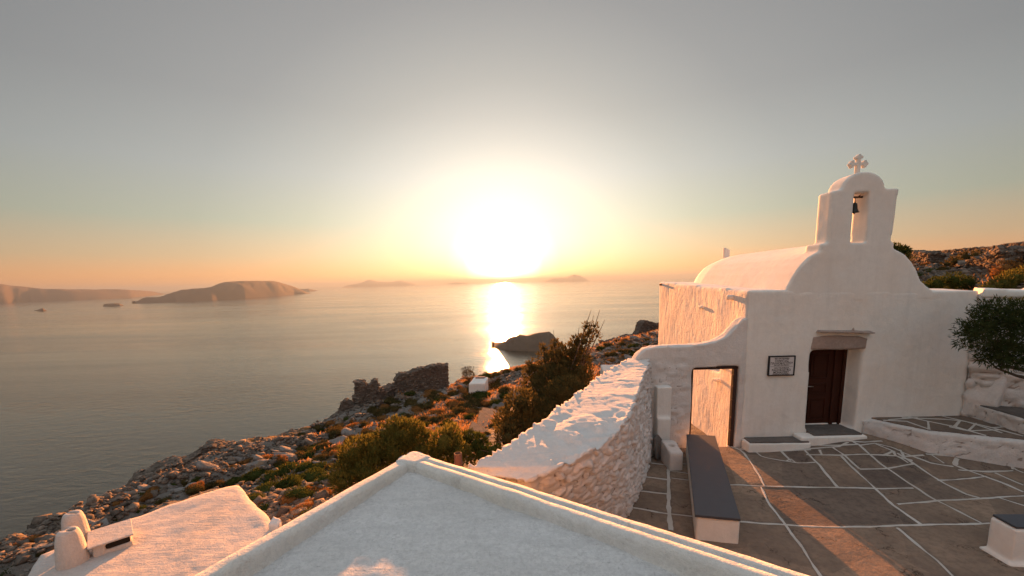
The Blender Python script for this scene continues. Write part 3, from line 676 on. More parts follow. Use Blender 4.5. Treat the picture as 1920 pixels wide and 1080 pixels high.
# ------------------------------------------------------------------ sign
def build_sign():
    a, b = atY(1441, 667, 10), atY(1487, 704, 10); x0, x1, z0, z1 = 6.255, 6.90, 1.835, 2.33
    t = thing('sign', 'white rectangular sign with black frame and Greek lettering beside the chapel door', 'sign', ((x0+x1)/2, 9.96, z0))
    p = MB(); p.box((x0+.015, 9.955, z0+.015), (x1-.015, 9.975, z1-.015)); p.build('panel', M_signw, t)
    f = MB(); w_ = .026
    f.box((x0, 9.94, z0), (x1, 9.985, z0+w_)); f.box((x0, 9.94, z1-w_), (x1, 9.985, z1)); f.box((x0, 9.94, z0+w_), (x0+w_, 9.985, z1-w_)); f.box((x1-w_, 9.94, z0+w_), (x1, 9.985, z1-w_))
    f.build('frame', M_black, t)
    lines = [('ΙΕΡΟ ΠΡΟΣΚΥΝΗΜΑ', .415, .034, .36), ('ΠΑΝΑΓΙΑΣ', .348, .062, .33), ('ΠΑΛΑΙΟΚΑΣΤΡΟΥ', .285, .062, .54), ('ΕΟΡΤΑΖΕΙ 7 ΣΕΠΤΕΜΒΡΙΟΥ', .252, .022, .38),
             ('HOLY PILGRIMAGE', .180, .032, .36), ('PALEOKASTRO', .118, .058, .46), ('MONASTERY', .060, .058, .38), ('CELEBRATES ON SEPTEMBER 7', .033, .020, .42)]
    for i, (txt, z, s, wd) in enumerate(lines):
        cu = bpy.data.curves.new('t', 'FONT'); cu.body = txt; cu.size = s*1.25; cu.align_x = 'CENTER'; cu.offset = .0012; cu.extrude = .001
        o = bpy.data.objects.new('t', cu); COL.objects.link(o); dg = bpy.context.evaluated_depsgraph_get(); dg.update()
        me = bpy.data.meshes.new_from_object(o.evaluated_get(dg)); bpy.data.objects.remove(o)
        co = np.array([v.co[:] for v in me.vertices])
        if len(co) == 0: continue
        ext = co[:, 0].max()-co[:, 0].min(); k = wd/ext
        V = np.c_[(co[:, 0]-(co[:, 0].max()+co[:, 0].min())/2)*k+(x0+x1)/2, 9.953-co[:, 2], co[:, 1]+z0+z]
        for v, c in zip(me.vertices, V): v.co = c
        me.materials.clear(); obj('lettering', me, M_ink, t)
    r = MB(); r.box((x0+.05, 9.951, z0+.228), (x1-.05, 9.9545, z0+.234)); r.build('ruled_line', M_ink, t)
build_sign()

# ------------------------------------------------------------------ benches
def build_benches():
    t = thing('bench', 'long bench with a dark grey slate top on a white plinth in the courtyard', 'bench', (3.8, 8, 0))
    A, B, C, D = [atZ(x, y, .46) for x, y in ((1303, 965), (1389, 973), (1341, 817), (1287, 814))]
    pts = [tuple(q[:2]) for q in (A, B, C, D)]
    s = MB(); s.prism(pts, .415, .462); s.build('seat', M_seat, t, bevel=.006)
    c = np.mean(pts, axis=0); inn = [tuple(c+(np.array(q)-c)*[.965, .985]) for q in pts]
    m = MB(); m.prism(inn, -.2, .413); obj('plinth', plaster_mesh(m, .03, .006, .003), M_wall, t)
    t = thing('bench', 'white bench end with grey top at the right edge of the courtyard', 'bench', (8.2, 5.7, 0))
    pts = [(7.22, 5.52), (9.6, 5.36), (9.65, 5.78), (7.25, 5.88)]
    s = MB(); s.prism([(7.235, 5.53), (9.6, 5.38), (9.64, 5.77), (7.27, 5.86)], .565, .60); s.build('seat', M_seat, t, bevel=.006)
    m = MB(); m.prism(pts, -.2, .56); m.prism([(7.17, 5.47), (9.65, 5.31), (9.7, 5.83), (7.2, 5.92)], -.2, .03); obj('plinth', plaster_mesh(m, .03, .008, .003), M_wall, t)
    t = thing('bench', 'low white bench with a brown stone top between the gate and the door', 'bench', (6.5, 9.9, 0))
    m = MB(); m.prism([(5.72, 9.66), (7.22, 9.60), (7.25, 9.99), (5.72, 9.99)], -.2, .235); obj('plinth', plaster_mesh(m, .03, .01, .004), M_wall, t)
    s = MB(); s.prism([(5.76, 9.675), (7.18, 9.625), (7.08, 9.985), (5.78, 9.985)], .2, .262); s.build('seat', M_slab, t, bevel=.012)
build_benches()

# ------------------------------------------------------------------ courtyard
def build_court():
    def surf(X, Y):
        P = np.stack([np.asarray(X, float), np.asarray(Y, float), np.zeros_like(np.asarray(X, float))], -1); return zc(X, Y)+.012*fbm(P, .8, 3, 5)
    def z3(L_): return [on_court(1120+x/2.4, 660+y/2.4)[:2] for x, y in L_]
    lines = [
     ([(300,372),(315,380),(325,450),(318,560),(322,690),(330,800)], .085),
     ([(225,430),(320,452)],.07),([(190,493),(318,510)],.07),([(175,557),(318,575)],.07),([(155,622),(318,638)],.07),([(135,697),(325,728)],.07),
     ([(325,535),(415,548)],.035),([(330,568),(415,577)],.035),([(330,728),(440,740)],.035),([(320,500),(410,505)],.03),
     ([(600,425),(640,440),(660,455),(700,510),(735,570),(752,602)],.05),
     ([(590,597),(740,603),(900,608),(1080,610),(1250,615),(1420,613)],.05),
     ([(735,608),(780,690),(850,785),(920,880),(990,985),(1030,1050)],.05),
     ([(640,765),(840,778),(920,783),(1100,790),(1300,785),(1460,778),(1600,775),(1790,772)],.05),
     ([(1350,793),(1430,860),(1520,935),(1600,1008),(1650,1060)],.05),
     ([(1100,470),(1160,530),(1240,605),(1330,690),(1460,778)],.055),
     ([(930,440),(1000,510),(1080,608)],.055),
     ([(1180,420),(1270,500),(1390,580),(1520,665),(1640,725),(1730,770)],.05),
     ([(700,440),(740,470),(840,490),(900,500),(980,497)],.045),([(850,490),(870,480),(890,498)],.04),
     ([(640,440),(800,440),(935,437),(1090,425),(1130,405)],.055),([(820,440),(870,490)],.05),
     ([(940,462),(1100,465),(1200,460),(1350,468),(1400,500)],.05),([(1060,430),(1110,462),(1180,525)],.05),
     ([(1180,527),(1300,525),(1420,505)],.05),([(1350,685),(1500,672),(1640,663),(1780,655),(1920,645),(2050,640)],.05),
     ([(1350,455),(1450,520),(1560,590),(1660,640),(1720,655)],.055),
     ([(1100,375),(1180,420),(1250,410),(1330,430),(1380,455)],.06),([(975,420),(1090,420),(1180,415)],.06),([(1130,400),(1200,405),(1280,400)],.06),
     ([(1380,455),(1500,500),(1600,515)],.06),([(1620,480),(1610,510),(1700,545),(1830,590),(1920,630)],.08),([(1480,460),(1600,470),(1640,478)],.07),
     ([(1620,530),(1750,540),(1870,535)],.06),([(1850,500),(1880,530),(1920,545)],.07),([(1530,578),(1680,570),(1750,560)],.05),
     ([(1790,545),(1920,600)],.06),([(1810,655),(1920,690),(2000,720)],.05),([(1360,440),(1380,470),(1470,465)],.07),([(1500,460),(1560,500)],.05),
     ([(1330,445),(1345,470),(1420,490)],.06),([(1250,412),(1330,445),(1290,465),(1200,460)],.05),([(1640,478),(1760,470),(1850,490),(1870,530)],.06),
     ([(620,432),(800,445),(960,440)],.05),([(1000,440),(1010,462)],.05)]
    # every flagstone between the joints gets its own tone and a slight height of its own
    st = .04; xs = np.arange(1.2, 13.4, st); ys = np.arange(-1.5, 10.06, st); lab = np.zeros((len(xs), len(ys)), int)
    for L_, wd in lines:
        q = resample(z3(L_), .015); ix = np.round((q[:, 0]-xs[0])/st).astype(int); iy = np.round((q[:, 1]-ys[0])/st).astype(int)
        for dx in (0, 1):
            for dy in (0, 1):
                a_, b_ = ix+dx, iy+dy; k_ = (a_ >= 0) & (a_ < len(xs)) & (b_ >= 0) & (b_ < len(ys)); lab[a_[k_], b_[k_]] = -1
    L2 = lab.tolist(); nx, ny = lab.shape; cur = 0
    for i0 in range(nx):
        for j0 in range(ny):
            if L2[i0][j0] == 0:
                cur += 1; stack = [(i0, j0)]; L2[i0][j0] = cur
                while stack:
                    a_, b_ = stack.pop()
                    for c_, d_ in ((a_+1, b_), (a_-1, b_), (a_, b_+1), (a_, b_-1)):
                        if 0 <= c_ < nx and 0 <= d_ < ny and L2[c_][d_] == 0: L2[c_][d_] = cur; stack.append((c_, d_))
    lab = np.array(L2); rr = np.random.default_rng(12); tn = rr.random(cur+2); tn[0] = tn[-1] = .5
    X, Y = np.meshgrid(xs, ys, indexing='ij'); tone = np.where(lab > 0, tn[np.clip(lab, 0, None)], .5)
    Z = surf(X, Y)+np.where(lab > 0, (tone-.5)*.006, -.002)
    o = obj('courtyard_paving', mesh_from('courtyard_paving', np.stack([X, Y, Z], -1).reshape(-1, 3), grid_faces(nx, ny), True, {'tone': tone.ravel()}), M_pave)
    tag(o, 'brown irregular flagstones of the courtyard with white grout lines', None, kind='structure')
    m = MB()
    for L_, wd in lines:
        q = resample(z3(L_), .09); n = len(q); P = np.c_[q, np.zeros(n)]
        q = q+.018*np.c_[fbm(P, 3, 2, 3), fbm(P, 3, 2, 8)]
        t = np.gradient(q, axis=0); t /= np.linalg.norm(t, axis=1, keepdims=True)+1e-9; nn = np.c_[-t[:, 1], t[:, 0]]
        hw = wd*.40*(1+.8*fbm(P, 5.5, 3, 21))[:, None]
        a, b = q+nn*hw, q-nn*hw
        za = surf(a[:, 0], a[:, 1])+.006; zb = surf(b[:, 0], b[:, 1])+.006
        # a low rounded bead of lime
        V = []; 
        zm = surf(q[:, 0], q[:, 1])+.007
        for i in range(n): V += [(a[i, 0], a[i, 1], za[i]-.004), (q[i, 0], q[i, 1], zm[i]), (b[i, 0], b[i, 1], zb[i]-.004)]
        F = []
        for i in range(n-1): F += [(3*i, 3*i+1, 3*i+4, 3*i+3), (3*i+1, 3*i+2, 3*i+5, 3*i+4)]
        m.add(V, F)
    o = m.build('grout_lines', M_grout, None, True); tag(o, 'raised white lime grout between the courtyard flagstones', None, kind='structure')
    # retaining ledge and its paved top
    fr = [atZ(1612, 782, .70)[:2], atZ(1633, 786, .68)[:2], atZ(1741, 809, .68)[:2], atZ(1829, 818, .68)[:2], atZ(1920, 827, .68)[:2]]
    fr = [(8.78, 10.03)]+[tuple(x) for x in fr[1:]]+[(11.6, 7.9), (13.0, 7.0)]
    t = thing('raised_terrace', 'low whitewashed ledge with crazy paving at the foot of the chapel wall', 'terrace', (10.2, 9.2, 0))
    off = [(x-.03, y-.04) for x, y in fr]
    me = wall_loft([(x+.30, y+.25) for x, y in fr], off, [.60, .655, .665, .665, .665, .665, .665], -.1, -.2, step=.05, stone=.42, amp=.035, top_amp=.012, seed=14)
    obj('ledge_wall', me, M_stonewhite, t)
    pts = [(x+.10, y+.09) for x, y in fr]+[(13.4, 10.05), (8.95, 10.05)]
    pv = MB(); pv.prism(pts, .4, .690); pm = pv.mesh('p'); pm.attributes.new('tone', 'FLOAT', 'POINT').data.foreach_set('value', np.full(len(pm.vertices), .35, np.float32)); obj('terrace_paving', pm, M_pave, t)
    g = MB(); gl = [[(1655,788),(1700,790),(1745,806)],[(1700,781),(1740,790),(1790,800),(1850,817)],[(1690,783),(1770,786),(1810,790),(1880,812)],[(1760,779),(1800,788),(1860,802),(1920,818)],
         [(1740,790),(1742,806)],[(1800,788),(1790,800)],[(1830,794),(1815,808)],[(1665,787),(1720,783)],[(1780,800),(1815,808),(1870,806)],[(1860,802),(1890,800),(1920,803)]]
    for L_ in gl:
        q = resample([atZ(x, y, .69)[:2] for x, y in L_], .08); n = len(q)
        tt = np.gradient(q, axis=0); tt /= np.linalg.norm(tt, axis=1, keepdims=True)+1e-9; nn = np.c_[-tt[:, 1], tt[:, 0]]; P = np.c_[q, np.zeros(n)]
        hw = .03*(1+.5*fbm(P, 4, 2, 5))[:, None]; a, b = q+nn*hw, q-nn*hw; V = []
        for i in range(n): V += [(*a[i], .688), (*q[i], .703), (*b[i], .688)]
        g.add(V, [f for i in range(n-1) for f in ((3*i, 3*i+1, 3*i+4, 3*i+3), (3*i+1, 3*i+2, 3*i+5, 3*i+4))])
    g.build('terrace_grout', M_grout, t, True)
    # upper step with stone top
    t = thing('stone_step', 'whitewashed stone step with brown slabs beside the olive tree', 'step', (11.8, 9.3, .7))
    e = [(11.32, 10.02), (11.30, 9.45), (11.22, 8.76), (11.1, 7.9), (11.0, 7.2)]
    me = wall_loft([(x+.35, y) for x, y in e], e, 1.0, .5, .5, step=.045, stone=.26, amp=.06, top_amp=.01, seed=23); obj('step_wall', me, M_stonewhite, t)
    s = MB(); s.prism([(x+.06, y) for x, y in e[::-1]]+[(13.6, 10.0), (13.6, 7.2)], .9, 1.03); s.v = [v for v in s.v]
    obj('step_slab', s.mesh('s'), M_slab, t)
    # retaining wall on the right, whitewashed with a bright cap
    t = thing('retaining_wall', 'tall whitewashed stone wall right of the chapel behind the olive tree', 'wall', (13, 9, 0))
    Rr = [(11.20, 9.97), (12.0, 9.55), (13.2, 8.8), (14.2, 7.6)]
    me = wall_loft([(x+.35, y+.45) for x, y in Rr], Rr, [3.70, 3.64, 3.62, 3.62], .5, .5, step=.055, stone=.40, amp=.09, top_amp=.02, seed=31); obj('wall', me, M_stonewhite, t)
    cp = MB(); Rc = np.array(Rr)
    for i in range(3):
        a, b = Rc[i], Rc[i+1]; cp.prism([tuple(a+[-.02, -.08]), tuple(b+[-.02, -.08]), tuple(b+[.35, .5]), tuple(a+[.35, .5])], 3.62, [3.86, 3.78, 3.80, 3.88])
    obj('wall_cap', plaster_mesh(cp, .045, .03, .01), M_wall, t)
    # slanting plaster buttress at its foot
    b = MB(); b.prism([(11.15, 9.98), (11.55, 9.55), (12.1, 9.8), (11.6, 10.2)], [.7]*4, [1.2, 1.1, 2.6, 2.4]); obj('buttress', plaster_mesh(b, .05, .04, .01, 4), M_stonewhite, t)
build_court()

# ------------------------------------------------------------------ thick white stone wall
def build_white_wall():
    Rp = [(985,900,1.85),(1050,876,1.95),(1104,850,2.0),(1142,822,2.05),(1172,792,2.12),(1190,755,2.18),(1203,715,2.24),(1219,676,2.30)]
    Lp_ = [(850,885,1.85),(880,868,2.0),(935,838,2.05),(985,806,2.08),(1040,768,2.12),(1090,732,2.18),(1125,705,2.22),(1172,672,2.30)]
    Bp = [(1040,1040),(1080,1020),(1120,1005),(1150,990),(1178,962),(1200,920),(1214,880),(1228,838)]
    Rr = [tuple(atZ(*p)[:2]) for p in Rp]; Ll = [tuple(atZ(*p)[:2]) for p in Lp_]; Rb = [tuple(atZ(x, y, 0)[:2]) for x, y in Bp]
    Rr[-1] = (Rr[-1][0], 10.02); Ll[-1] = (2.95, 10.3); zt = [p[2] for p in Rp]
    me = wall_loft(Ll, Rr, zt, -2.6, -.1, step=.04, stone=.27, amp=.07, top_amp=.010, seed=41, flat=2.2, gap=.10, warp=.30, Rbot=Rb)
    # gentle waves on top and a broken stony rim on the courtyard side
    n = len(me.vertices); co = np.empty(n*3, np.float32); me.vertices.foreach_get('co', co); co = co.reshape(-1, 3).astype(float)
    up = sm(1.6, 1.95, co[:, 2]); co[:, 2] += up*(0.026*fbm(co*np.array([1, 1, 0]), 1.1, 3, 51)+.006*fbm(co, 7, 3, 52))
    co[:, 0] += .05*fbm(co, 2.2, 3, 55)*up
    # big loose stones at the near end
    near = (1-sm(6.0, 6.8, co[:, 1]))*sm(.1, .8, co[:, 0]); f1, f2, cv = voro(co*np.array([1, 1, 1.3])+.3*np.stack([vnoise(co, 3, 1), vnoise(co, 3, 2), vnoise(co, 3, 3)], -1), 2.4, 77)
    co[:, 2] += near*up*.085*(cv-.6)*sm(0, .12, f2-f1)
    me.vertices.foreach_set('co', co.astype(np.float32).ravel()); me.update()
    o = obj('thick_stone_wall', me, M_stonewhite); tag(o, 'thick whitewashed rubble wall with a broad rounded top beside the courtyard walkway', 'wall')
build_white_wall()

# ------------------------------------------------------------------ foreground house
def build_house():
    t = thing('white_house', 'large flat grey white roof with a low parapet in the foreground', 'house', (-.3, 2, -3))
    Z = 2.42; C0 = atZ(775, 842, Z)[:2]; R0 = atZ(1545, 1080, Z)[:2]; L0 = atZ(348, 1080, Z)[:2]
    R1 = R0+(R0-C0)*1.0; L1 = L0+(L0-C0)*2.2; far = R1+(L1-C0)
    b = MB(); q = [tuple(C0), tuple(L1), tuple(far), tuple(R1)]
    cc = np.mean(q, axis=0); inner = [tuple(np.array(p)+(cc-np.array(p))/np.linalg.norm(cc-np.array(p))*.12) for p in q]
    b.prism(inner, -3.4, 2.2); obj('wall', b.mesh('w'), M_par, t)
    # roof sheet with a slight fall and uneven plaster
    n1, n2 = 420, 320; U, V_ = np.meshgrid(np.linspace(0, 1, n1), np.linspace(0, 1, n2), indexing='ij')
    P = C0+U[..., None]*(R1-C0)+V_[..., None]*(L1-C0); P3 = np.concatenate([P, np.zeros(P.shape[:2]+(1,))], -1)
    Zr = 2.322-.030*(4.5-P3[..., 1])+.016*fbm(P3, 1.6, 5, 61)+.012*fbm(P3@np.array([[.8, .6, 0], [-.6*4, .8*4, 0], [0, 0, 1]]), 1.2, 3, 62)
    P3[..., 2] = Zr
    rot = P3@np.array([[.82, .57, 0], [-.57, .82, 0], [0, 0, 1]]).T
    rg = 1-np.abs(fbm(rot*np.array([.55, 3.2, 1]), 1.0, 4, 64)); P3[..., 2] += .014*(rg-.8)*sm(-.2, .4, fbm(P3, .7, 3, 65))+.0035*fbm(P3, 14, 3, 66)
    obj('roof', mesh_from('roof', P3.reshape(-1, 3), grid_faces(n1, n2)), M_roof, t)
    # parapets (outer edge, top, step, inner face)
    def para(A, B, inw, prof, name, e0, e1):
        A, B = np.array(A), np.array(B); d = (B-A)/np.linalg.norm(B-A); nI = np.array([-d[1], d[0]]); nI = nI if nI@inw > 0 else -nI
        q = resample([A-d*e0, B+d*e1], .035); rows = []
        for (off, z) in prof:
            P = q+nI*off; P3 = np.c_[P, np.full(len(P), z)]
            P3[:, 2] += (.010*fbm(P3, 1.4, 3, 71)+.006*fbm(P3*np.array([1, 1, 8]), 7, 3, 73))*(1 if z > 2.3 else .2)
            P3[:, :2] += nI*(.006*fbm(P3*np.array([1, 1, 5]), 5, 3, 75))[:, None]; rows.append(P3)
        G = np.stack(rows, 1); nu, nv = G.shape[:2]
        me = mesh_from(name, G.reshape(-1, 3), grid_faces(nu, nv)); obj('parapet', me, M_par, t)
    inw = cc-np.array(C0)
    pr = [(-.0, -.2), (-.02, 2.05), (-.005, 2.35), (.0, 2.385), (.02, 2.405), (.07, 2.412), (.10, 2.410), (.105, 2.398), (.125, 2.396), (.135, 2.408), (.17, 2.412), (.20, 2.41), (.225, 2.40), (.24, 2.375), (.245, 2.33), (.25, 2.28), (.265, 2.245), (.30, 2.22)]
    pl = [(-.0, -.2), (-.02, 2.05), (-.005, 2.35), (.0, 2.38), (.02, 2.402), (.06, 2.41), (.11, 2.41), (.15, 2.40), (.165, 2.375), (.17, 2.33), (.175, 2.28), (.19, 2.245), (.22, 2.22)]
    para(C0, R1, inw, pr, 'parapet', -.01, 0); para(C0, L1, inw, pl, 'parapet', -.01, 0)
    # rounded corner lump that joins them
    k = MB(); d1 = (R1-C0)/np.linalg.norm(R1-C0); d2 = (L1-C0)/np.linalg.norm(L1-C0)
    c4 = [C0+d1*.0+d2*.0, C0+d2*.30, C0+d1*.26+d2*.26, C0+d1*.30]
    k.prism([tuple(x) for x in c4], 1.9, 2.412); obj('parapet_corner', plaster_mesh(k, .02, .006, .003, 5), M_par, t)
build_house()
def build_pipe():
    q = atY(859, 860, 4.95); m = MB(); c = (q[0], 4.95)
    m.lathe((c[0], c[1], 1.4), [(.05, 0), (.05, q[2]-1.4+.07), (.043, q[2]-1.4+.072), (.04, q[2]-1.4)], 18)
    o = m.build('vent_pipe', M_rust, None, True); tag(o, 'short rusty open pipe rising behind the roof parapet corner', 'pipe')
    c = MB(); p = atZ(515, 972, -.75); c.prism([(p[0]-.12, p[1]-.1), (p[0]+.14, p[1]-.14), (p[0]+.10, p[1]+.1), (p[0]-.10, p[1]+.12)], -3, [-.80, -.86, -.82, -.74])
    o = obj('white_block', plaster_mesh(c, .04, .03, .01, 4), M_stonewhite); tag(o, 'small white plaster lump beside the corner of the lower roof', 'masonry block')
build_pipe()

# ------------------------------------------------------------------ lower house on the left
def build_lower_house():
    t = thing('lower_house', 'low house with a sunlit white roof and two chimneys at the bottom left', 'house', (-7, 7.5, -3))
    out = [atZ(47, 1082, -.98), atZ(75, 1040, -.99), atZ(150, 1008, -1.0), atZ(230, 973, -1.02), atZ(330, 939, -1.03), atZ(420, 910, -1.05), atZ(447, 906, -1.05), atZ(468, 930, -1.02), atZ(498, 962, -.98), atZ(517, 985, -.96)]
    rim = [(p[0], p[1], p[2]) for p in out]; near = [(-4.6, 7.4, -.93), (-3.6, 6.2, -.92), (-3.4, 4.2, -.9), (-8.6, 3.2, -.9), (-9.4, 5.0, -.94)]
    ring = np.array(rim+near)[:, :]
    ring = resample(np.vstack([ring, ring[:1]]), .12)[:-1]
    c = np.array([-6.9, 7.0]); nr = 46; G = []
    kk = np.linspace(0, 1, nr)
    def plane(X, Y): # least squares of the ring
        return co_[0]+co_[1]*X+co_[2]*Y
    co_, *_ = np.linalg.lstsq(np.c_[np.ones(len(ring)), ring[:, :2]], ring[:, 2], rcond=None)
    jit = 1+.012*fbm(ring*np.array([1, 1, 0]), 3, 3, 4)
    for k in kk:
        P = c+(ring[:, :2]-c)*k*(1+(jit-1)*(k > .9))[:, None]; X, Y = P[:, 0], P[:, 1]; z = plane(X, Y)*(1-k**3)+ring[:, 2]*k**3
        P3 = np.c_[X, Y, np.zeros(len(X))]; z = z+.05*fbm(P3, .6, 4, 81)+.014*fbm(P3, 3.5, 3, 82)-.05*max(0, k-.94)/.06
        G.append(np.c_[X, Y, z])
    G.append(np.c_[G[-1][:, :2]*1.0, G[-1][:, 2]-.12]); G.append(np.c_[c+(G[-1][:, :2]-c)*.985, G[-1][:, 2]-2.8])
    G = np.array(G); nu, nv = G.shape[:2]
    me = mesh_from('roof', G.reshape(-1, 3), grid_faces(nu, nv, True)); me.flip_normals(); obj('roof', me, M_lroof, t)
    def chim(px, py, zb, h, r0, slots, sx=1.0, seed=0):
        q = atZ(px, py, zb); x, y = q[0], q[1]; m = MB()
        m.lathe((x, y, zb-.25), [(r0*.98, 0), (r0*.95, .25), (r0*.91, .25+h*.25), (r0*.83, .25+h*.55), (r0*.74, .25+h*.80), (r0*.62, .25+h*.95), (r0*.50, .25+h), (.01, .25+h)], 32, sx, 1)
        cut = MB()
        for (dx, dy, w_, l_) in slots: cut.box((x+dx-w_, y+dy-l_, zb+h-.18), (x+dx+w_, y+dy+l_, zb+h+.2))
        o = obj('chimney', plaster_mesh(m, .02, .010, .003, 2, cut, seed), M_lroof, t)
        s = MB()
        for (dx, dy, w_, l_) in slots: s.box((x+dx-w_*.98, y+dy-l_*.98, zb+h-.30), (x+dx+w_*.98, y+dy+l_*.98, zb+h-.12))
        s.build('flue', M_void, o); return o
    o = chim(138, 1054, -.98, .70, .26, [(-.09, .02, .045, .045), (.06, 0, .05, .055)], .95, 3); o['label'] = 'nearer rounded white chimney with two small flue holes'
    o = chim(147, 1022, -.99, .74, .24, [(0, 0, .11, .04)], .95, 5); o['label'] = 'farther rounded white chimney with one long flue slot'
    # flat box vent
    A, B = atZ(174, 1046, -.98), atZ(250, 1020, -.98); d = (B-A)[:2]; d /= np.linalg.norm(d); nrm_ = np.array([-d[1], d[0]])
    A2, B2 = A[:2], B[:2]; dep = .75
    b = MB(); b.prism([tuple(A2), tuple(B2), tuple(B2+nrm_*dep), tuple(A2+nrm_*dep)], -1.3, -.74)
    cut = MB(); cut.prism([tuple(A2+d*.20-nrm_*.2), tuple(A2+d*.62-nrm_*.2), tuple(A2+d*.62+nrm_*.45), tuple(A2+d*.20+nrm_*.45)], -.92, -.80)
    me = plaster_mesh(b, .025, .01, .004, 2, cut, 9); bo = obj('vent_box', me, M_lroof, t)
    l = MB(); l.prism([tuple(A2-d*.05-nrm_*.07), tuple(B2+d*.03-nrm_*.07), tuple(B2+d*.03+nrm_*(dep+.02)), tuple(A2-d*.05+nrm_*(dep+.02))], -.76, -.725); l.build('vent_lid', M_lroof, bo, bevel=.01)
    s = MB(); s.prism([tuple(A2+d*.16+nrm_*.05), tuple(A2+d*.57+nrm_*.05), tuple(A2+d*.57+nrm_*.48), tuple(A2+d*.16+nrm_*.48)], -.95, -.77); s.build('vent_dark_fill', M_void, bo)  # solid black block standing in for the shade inside the slot
build_lower_house()

# ------------------------------------------------------------------ ruins and walls on the hill
def px_ground(px, py, Y0=8, Y1=75):
    """first hit of the sight line with the hillside, a real place on the slope"""
    d = ray(px, py); Ys = np.arange(Y0, Y1, .25); P = d[None]*(Ys/d[1])[:, None]; P[:, 2] += H
    z, _ = terr(P[:, 0], P[:, 1]); hit = np.where(P[:, 2] <= z)[0]
    return P[hit[0]] if len(hit) else None
def ruin(label, A, B, th, zts, base, seed, name='ruined_wall', cat='ruined wall', jag=.3, stone=.34, mat=None, amp=.10):
    A, B = np.array(A), np.array(B); d = (B-A)/np.linalg.norm(B-A); n = np.array([-d[1], d[0]])
    k = len(zts); c = [A+(B-A)*q for q in np.linspace(0, 1, k)]
    me = wall_loft([x+n*th/2 for x in c], [x-n*th/2 for x in c], zts, base, base, step=.09, stone=stone, amp=amp, top_amp=amp, jag=jag, seed=seed)
    n_ = len(me.vertices); co = np.empty(n_*3, np.float32); me.vertices.foreach_get('co', co); co = co.reshape(-1, 3); no = np.empty(n_*3, np.float32); me.vertices.foreach_get('normal', no); no = no.reshape(-1, 3)
    r = np.random.default_rng(seed); hgt = max(zts)-base; cnt = int(min(1500, 2.2*np.linalg.norm(B-A)*hgt/(stone*.5)**2)); pick = r.integers(0, n_, cnt)
    Vs = [co]; Fs = [np.array([p.vertices[:] for p in me.polygons])]; Ts = [np.full(n_, .35)]; off = n_; tri = []
    for i in pick:
        V, F = RK[r.integers(12)]; a = r.uniform(-.35, .35)+math.atan2(d[1], d[0]); c_, s_ = math.cos(a), math.sin(a); Rm = np.array([[c_, s_, 0], [-s_, c_, 0], [0, 0, 1]])
        sz = stone*r.uniform(.30, .62); V = (V*[sz*1.15, sz*.9, sz*.72])@Rm+co[i]-no[i]*sz*.15; Vs.append(V); tri.append(F+off); off += len(V); Ts.append(np.full(len(V), r.random()))
    fl = Fs[0].tolist()+np.concatenate(tri).tolist(); me = mesh_from(name, np.concatenate(Vs), fl, False, {'tone': np.concatenate(Ts)})
    o = obj(name, me, mat or M_ruin); tag(o, label, cat); return o
def rock_verts(seed, sub=2, cut=7):
    bm = bmesh.new(); bmesh.ops.create_icosphere(bm, subdivisions=sub, radius=1); r = np.random.default_rng(seed)
    V = np.array([v.co[:] for v in bm.verts]); F = np.array([[v.index for v in f.verts] for f in bm.faces]); bm.free()
    for _ in range(cut):
        n = r.normal(size=3); n /= np.linalg.norm(n); d = r.uniform(.30, .72); s = V@n; V = V-np.where(s > d, s-d, 0)[:, None]*n
    return V*r.uniform(.8, 1.2, 3)*[1.25, .95, .72], F
RK = [rock_verts(100+k, 1, 7) for k in range(12)]
def ruin_px(label, prof, Y0, Y1, th, drop, seed, **kw):
    """prof: pixel x and skyline y; the wall runs on the slope from depth Y0 to Y1"""
    pts = [atY(x, y, Y0+(Y1-Y0)*i/(len(prof)-1)) for i, (x, y) in enumerate(prof)]
    A, B = pts[0][:2], pts[-1][:2]; t = [np.dot(p[:2]-A, B-A)/np.dot(B-A, B-A) for p in pts]; z = [p[2] for p in pts]
    zz = np.interp(np.linspace(0, 1, 24), t, z); return ruin(label, A, B, th, zz, min(z)-drop, seed, **kw)
ruin_px('long ruined stone wall with a stepped top on the hill edge', [(741,712),(748,700),(765,698),(775,694),(782,692),(788,688),(795,690),(806,684),(820,682),(837,683)], 39, 41, 1.0, 3.2, 3, jag=.18)
ruin_px('ruined stone pillar split by a notch into two peaks', [(666,716),(672,714),(680,713),(686,719),(690,724),(697,716),(703,712),(708,714),(709,722)], 37, 37.6, 1.1, 3.0, 5, jag=.12)
ruin_px('small leaning stub of ruined wall left of the twin peaks', [(634,775),(640,757),(646,749),(652,750),(658,756),(668,762)], 36, 36.4, .9, 3.0, 7, jag=.12)
ruin_px('dry stone wall running behind the little white block', [(905,712),(925,712),(950,706),(985,700),(1010,694)], 37, 39, .8, 2.0, 9, jag=.12, name='dry_stone_wall', cat='stone wall')
ruin_px('jagged stone wall on the crest left of the chapel', [(1128,640),(1160,633),(1195,626),(1200,604),(1215,601),(1237,604)], 50, 52, 1.2, 3.5, 11, jag=.3, name='dry_stone_wall', cat='stone wall')
ruin_px('stone terrace wall on the slope above the windswept bush', [(1125,668),(1150,660),(1180,655),(1205,648),(1240,640)], 40, 38, .9, 2.4, 13, jag=.35, name='dry_stone_wall', cat='stone wall')
ruin_px('long straight stone wall along the skyline right of the bell tower', [(1752,474),(1800,468),(1850,463),(1920,456),(2000,450)], 38, 27, .8, 3.0, 15, jag=.05, name='dry_stone_wall', cat='stone wall')
ruin_px('lower weathered stone wall nearest the bell tower', [(1700,474),(1712,471),(1730,474),(1756,474)], 31, 27, .8, 3.4, 17, jag=.12, name='dry_stone_wall', cat='stone wall')
